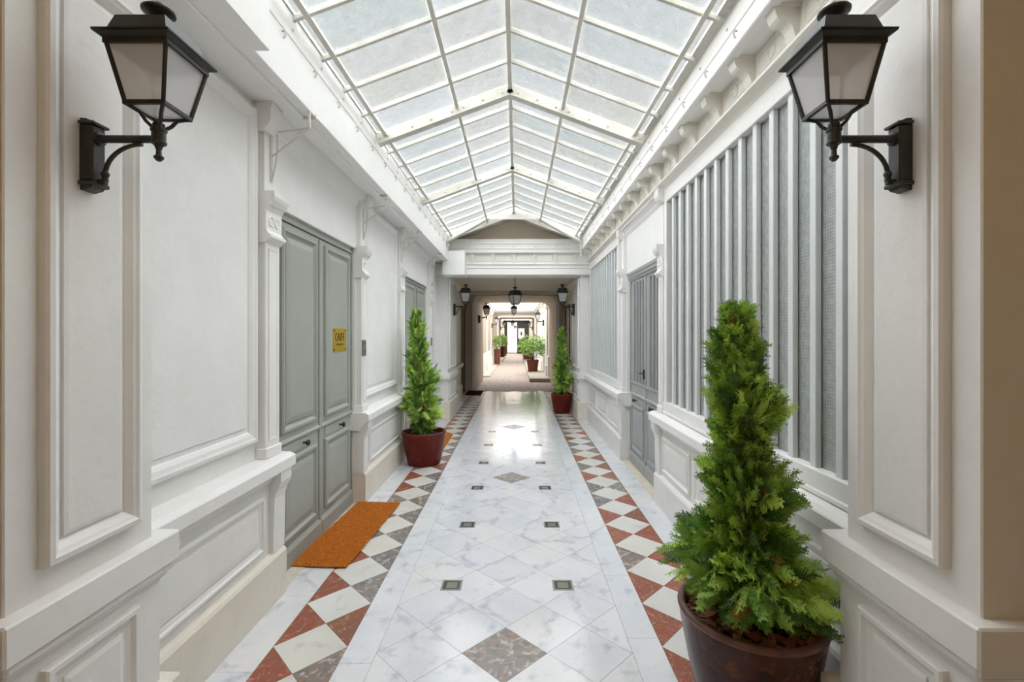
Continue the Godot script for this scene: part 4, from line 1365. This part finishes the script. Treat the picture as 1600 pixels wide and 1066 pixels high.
func plants() -> void:
	var big_shape := pr([0, 0.12, 0.04, 0.20, 0.09, 0.28, 0.14, 0.31, 0.20, 0.285, 0.26, 0.215, 0.30, 0.15, 0.36, 0.165, 0.41, 0.20, 0.46, 0.165, 0.51, 0.10, 0.55, 0.10, 0.62, 0.165, 0.68, 0.165, 0.74, 0.13, 0.82, 0.13, 0.92, 0.11, 0.98, 0.075, 1.0, 0.03])
	var big := conifer("largest potted conifer, its glazed brown pot against the wall under the large barred window", Vector3(1.052, 0, -1.985), 0.288, 0.20, 0.45, 1.70, big_shape, 2700, true, 5, 1.0, 3.2, 0.6, Vector3(-0.06, 0, 0.0))
	var r := RandomNumberGenerator.new()
	r.seed = 44
	var chips := []
	for k in 5:
		chips.append(chip_mesh(r))
	for k in 260:
		var a := r.randf() * TAU
		var rr := 0.25 * sqrt(r.randf_range(0.3, 1.0))
		var o := piece(big, "bark_chip", chips[k % 5], M["bark%d" % r.randi_range(0, 2)], Vector3(cos(a) * rr, 0.45 - 0.055 + 0.02 * cos(rr / 0.262 * PI / 2) + r.randf_range(0.0, 0.014), sin(a) * rr))
		o.rotation = Vector3(r.randf_range(-0.5, 0.5), r.randf() * TAU, r.randf_range(-0.5, 0.5))
		o.scale = Vector3.ONE * r.randf_range(0.9, 1.9)
	var mid_shape := pr([0, 0.06, 0.08, 0.12, 0.14, 0.24, 0.25, 0.30, 0.32, 0.24, 0.37, 0.17, 0.43, 0.23, 0.50, 0.22, 0.56, 0.14, 0.62, 0.18, 0.70, 0.15, 0.76, 0.10, 0.83, 0.12, 0.92, 0.085, 1.0, 0.03])
	conifer("potted conifer between the two grey green doors, in a dark red glazed pot", Vector3(-1.10, 0, -5.84), 0.272, 0.20, 0.41, 1.88, mid_shape, 1700, false, 9, 1.15, 3.0, 2.0, Vector3(-0.10, 0, 0))
	var far_shape := pr([0, 0.09, 0.08, 0.19, 0.22, 0.22, 0.34, 0.15, 0.42, 0.19, 0.52, 0.17, 0.62, 0.10, 0.70, 0.13, 0.82, 0.10, 0.94, 0.06, 1.0, 0.02])
	conifer("smallest potted conifer at the far pier beyond the grilled door, in a dark red pot", Vector3(0.985, 0, -9.65), 0.225, 0.16, 0.40, 1.74, far_shape, 1300, false, 13, 1.1, 3.0, 4.0, Vector3(0.0, 0, 0))
	# courtyard plants
	bush("light green leafy bush in a square brown pot on the courtyard step", D(0.70, 0.12, 19.2), 0.24, 0.19, 0.47, true, 1.05, 0.62, 900, 3)
	bush("small bush in a low brown pot beyond the square potted bush", D(0.70, 0.14, 28.8), 0.3, 0.25, 0.34, false, 0.9, 0.5, 350, 4)
	bush("thin leafy plant in the tallest dark red pot at the covered way", D(-0.93, 0.14, 31.4), 0.16, 0.13, 0.72, true, 0.9, 0.26, 300, 5)
	bush("grey green plant in a low red pot beside the tallest dark red pot", D(-0.86, 0.14, 33.4), 0.19, 0.16, 0.42, true, 1.1, 0.34, 350, 6)
	bush("pale green fern in a tan pot against the shaded courtyard wall", D(-1.0, 0.05, 24.9), 0.17, 0.14, 0.8, false, 0.75, 0.22, 300, 7)

func bush(label: String, at: Vector3, r_top: float, r_bot: float, h: float, square: bool, tall: float, wide: float, count: int, sd: int) -> void:
	var t := thing("potted_bush", label, "potted plant", at, 0.0, "courtyard potted plants")
	var mb := MB.new()
	mb.lathe(pr([0.0, 0.0, r_bot * 1.35, 0.0, r_top * 1.38, h - 0.05, r_top * 1.42, h - 0.05, r_top * 1.42, h, r_top * 1.25, h, r_top * 1.2, h - 0.05, 0, h - 0.04]) if square else pr([0.0, 0.0, r_bot, 0.0, r_top, h - 0.04, r_top + 0.02, h - 0.04, r_top + 0.02, h, r_top - 0.03, h, r_top - 0.03, h - 0.05, 0, h - 0.04]), Vector3.ZERO, 4 if square else 20, Vector3.UP, Vector3(1, 0, 1).normalized() if square else Vector3.RIGHT)
	part(t, "pot", mb, M.box_pot if sd != 5 else M.pot)
	var r := RandomNumberGenerator.new()
	r.seed = sd
	for k in 5:
		mb = MB.new()
		var a := r.randf() * TAU
		mb.tube([Vector3(0.04 * cos(a), h - 0.05, 0.04 * sin(a)), Vector3(0.10 * cos(a), h + tall * 0.4, 0.10 * sin(a)), Vector3(wide * 0.5 * cos(a), h + tall * 0.75, wide * 0.5 * sin(a))], 0.012, 5, 0.004)
		part(t, "stem", mb, M.trunk)
	mb = MB.new()
	mb.tinted = true
	var l := [Vector3.ZERO, Vector3(0.022, 0.04, 0.006), Vector3(0, 0.10, -0.01), Vector3(-0.022, 0.04, 0.006)]
	mb.tri(l[0], l[1], l[2], Vector3(0, 0, 1))
	mb.tri(l[0], l[2], l[3], Vector3(0, 0, 1))
	var where := []
	var tints := []
	for i in count:
		var dir := Vector3(r.randfn(), r.randfn() * 0.8, r.randfn()).normalized()
		var p := dir * pow(r.randf(), 0.4)
		p = Vector3(p.x * wide, h + tall * 0.55 + p.y * tall * 0.45, p.z * wide)
		where.append(Transform3D(Basis.from_euler(Vector3(r.randf() * TAU, r.randf() * TAU, r.randf() * TAU)).scaled_local(Vector3.ONE * r.randf_range(0.9, 1.7)), p))
		tints.append(Color(0.2, 0.36, 0.06).lerp(Color(0.42, 0.55, 0.2), r.randf()))
	scatter(t, "foliage", mb.mesh(), M.leaf, where, tints)

# ---------------------------------------------------------------- mats
func doormat(label: String, at: Vector3, turn: float, w: float, l: float, count: int, body: Material, tone: Array) -> void:
	var t := thing("doormat", label, "doormat", at, turn, "doormats in front of the doors")
	xbox(t, "backing", body, Vector3(-w / 2, 0.0, -l / 2), Vector3(w / 2, 0.012, l / 2), 0.004)
	var mb := MB.new()
	mb.tinted = true
	for k in 4:
		var a := TAU * k / 4.0 + 0.3
		mb.spike(Vector3(cos(a), 0, sin(a)) * 0.002, Vector3(cos(a) * 0.5, 1.0, sin(a) * 0.5).normalized(), Vector3(sin(a), 0, -cos(a)), 0.011, 0.0016)
	var r := RandomNumberGenerator.new()
	r.seed = 3
	var where := []
	var tints := []
	for i in count:
		var p := Vector3(r.randf_range(-0.5, 0.5) * (w + 0.006), 0.009, r.randf_range(-0.5, 0.5) * (l + 0.006))
		where.append(Transform3D(Basis.from_euler(Vector3(r.randf_range(-0.5, 0.5), r.randf() * TAU, r.randf_range(-0.5, 0.5))).scaled_local(Vector3.ONE * r.randf_range(0.7, 1.3)), p))
		tints.append(tone[0].lerp(tone[1], r.randf()))
	scatter(t, "pile", mb.mesh(), M.fibre, where, tints)

func mats() -> void:
	var tone := [Color(0.62, 0.25, 0.05), Color(1.0, 0.48, 0.11)]
	doormat("large orange coir doormat before the plaque door", D(-1.275, 0.004, 3.82), deg_to_rad(-3.0), 0.40, 1.22, 16000, M.coir, tone)
	doormat("orange coir doormat mostly hidden behind the mid passage potted conifer", D(-1.185, 0.004, 6.9), 0.0, 0.44, 1.22, 9000, M.coir, tone)
	doormat("small dark red doormat before the dark green door", D(-1.12, 0.004, 12.9), 0.0, 0.42, 0.95, 3000, M.darkmat, [Color(0.05, 0.008, 0.006), Color(0.09, 0.015, 0.01)])

# ---------------------------------------------------------------- small things
func small() -> void:
	# recessed floor lights
	var order := ["first", "second", "third", "fourth", "fifth", "sixth"]
	var proto: Node3D = null
	for k in 6:
		for s in [-1.0, 1.0]:
			var t: Node3D
			if proto == null:
				t = thing("floor_light", "", "floor light", Vector3.ZERO, 0.0, "recessed floor lights")
				proto = t
				var mb := MB.new()
				mb.ring(Vector3(-0.066, 0.0, 0.064), Vector3.RIGHT, Vector3(0, 0, -1), Vector3.UP, 0.132, 0.128, pr([0, 0, 0.001, 0.0014, 0.012, 0.0016, 0.013, 0.0006]), false)
				part(t, "frame", mb, M.inox)
				xbox(t, "glass", M.lamp_glass, Vector3(-0.054, 0.0, -0.052), Vector3(0.054, 0.0008, 0.052))
				mb = MB.new()
				mb.ring(Vector3(-0.034, 0.0008, 0.034), Vector3.RIGHT, Vector3(0, 0, -1), Vector3.UP, 0.068, 0.068, pr([0, 0, 0.002, 0.0006, 0.014, 0.0008, 0.016, 0.0002]))
				part(t, "lens", mb, M.lamp_lens)
			else:
				t = proto.duplicate()
				t.name = numbered("floor_light")
				add_child(t, true)
			t.position = D(s * 0.355, 0.0, 2.99 + k * 0.955)
			t.set_meta("label", "square glass floor light, %s from the camera in the row on the %s side" % [order[k], "doormat" if s < 0 else "barred window"])
	# plaque
	var pl := thing("door_plaque", "yellow brass plaque with dark lettering screwed to the far leaf", "sign", P(-1, DOOR - 0.019, 1.455, 4.10))
	xbox(pl, "plate", M.plaque, Vector3(-0.003, 0, -0.15), Vector3(0.004, 0.205, 0.15), 0.001)
	for c in [[-0.13, 0.02], [0.13, 0.02], [-0.13, 0.185], [0.13, 0.185]]:
		var mb := MB.new()
		mb.lathe(pr([0.008, 0, 0.008, 0.003, 0, 0.005]), Vector3(0.004, c[1], c[0]), 10, Vector3.RIGHT, Vector3.UP)
		part(pl, "screw", mb, M.ink)
	var tm := TextMesh.new()
	var font := SystemFont.new()
	font.font_names = PackedStringArray(["Droid Sans"])
	tm.font = font
	tm.text = "CAIFF"
	tm.font_size = 32
	tm.pixel_size = 0.0028
	tm.depth = 0.002
	var txt := piece(pl, "lettering", tm, M.ink, Vector3(0.005, 0.128, 0.0))
	txt.rotation.y = PI / 2
	for k in 7:
		xbox(pl, "small_print", M.ink, Vector3(0.003, 0.058, 0.075 - k * 0.022 - 0.014), Vector3(0.0048, 0.072, 0.075 - k * 0.022))
	# intercoms
	for q in [[4.5, 1.40, 0.155, "brushed steel intercom plate beyond the plaque door"], [8.05, 1.42, 0.14, "small steel intercom plate beyond the half hidden door"]]:
		var t := thing("intercom", q[3], "intercom", P(-1, 1.42, q[1], q[0]), 0.0, "door intercoms")
		xbox(t, "plate", M.inox, Vector3(-0.002, 0, -0.04), Vector3(0.016, q[2], 0.04), 0.003)
		for k in 4:
			xbox(t, "speaker_slot", M.ink, Vector3(0.015, q[2] - 0.02 - k * 0.008, -0.022), Vector3(0.0168, q[2] - 0.017 - k * 0.008, 0.022))
		var mb := MB.new()
		mb.lathe(pr([0.009, 0, 0.009, 0.004, 0.006, 0.006, 0, 0.006]), Vector3(0.016, q[2] * 0.35, 0), 12, Vector3.RIGHT, Vector3.UP)
		part(t, "button", mb, M.brass)
	# iron gutter brackets
	for q in [[2.835, "white iron gutter bracket on the pilaster before the plaque door"], [4.535, "white iron gutter bracket on the pilaster beyond the plaque door"], [6.01, "white iron gutter bracket on the pilaster above the mid passage conifer"]]:
		var t := thing("gutter_bracket", q[1], "bracket", P(-1, 1.432, 2.53, q[0]), 0.0, "iron gutter brackets")
		var mb := MB.new()
		mb.box(Vector3(0, 0.0, -0.012), Vector3(0.006, 0.30, 0.012), 0.001)
		part(t, "back_strap", mb, M.steel)
		mb = MB.new()
		var pts := []
		for k in 9:
			var f := k / 8.0
			pts.append(Vector3(0.006 + 0.035 * sin(f * PI * 0.62), 0.0 + 0.29 * f, 0))
		mb.tube(pts, 0.005, 6)
		part(t, "scroll", mb, M.steel)
		mb = MB.new()
		mb.tube([Vector3(0.0, 0.295, 0), Vector3(0.235, 0.33, 0)], 0.005, 6)
		part(t, "top_rod", mb, M.steel)
		mb = MB.new()
		mb.tube([Vector3(0.0, 0.15, 0), Vector3(0.235, 0.325, 0)], 0.005, 6)
		part(t, "stay_rod", mb, M.steel)
		mb = MB.new()
		mb.box(Vector3(0.225, 0.325, -0.008), Vector3(0.24, 0.43, 0.008), 0.001)
		part(t, "hanger", mb, M.steel)
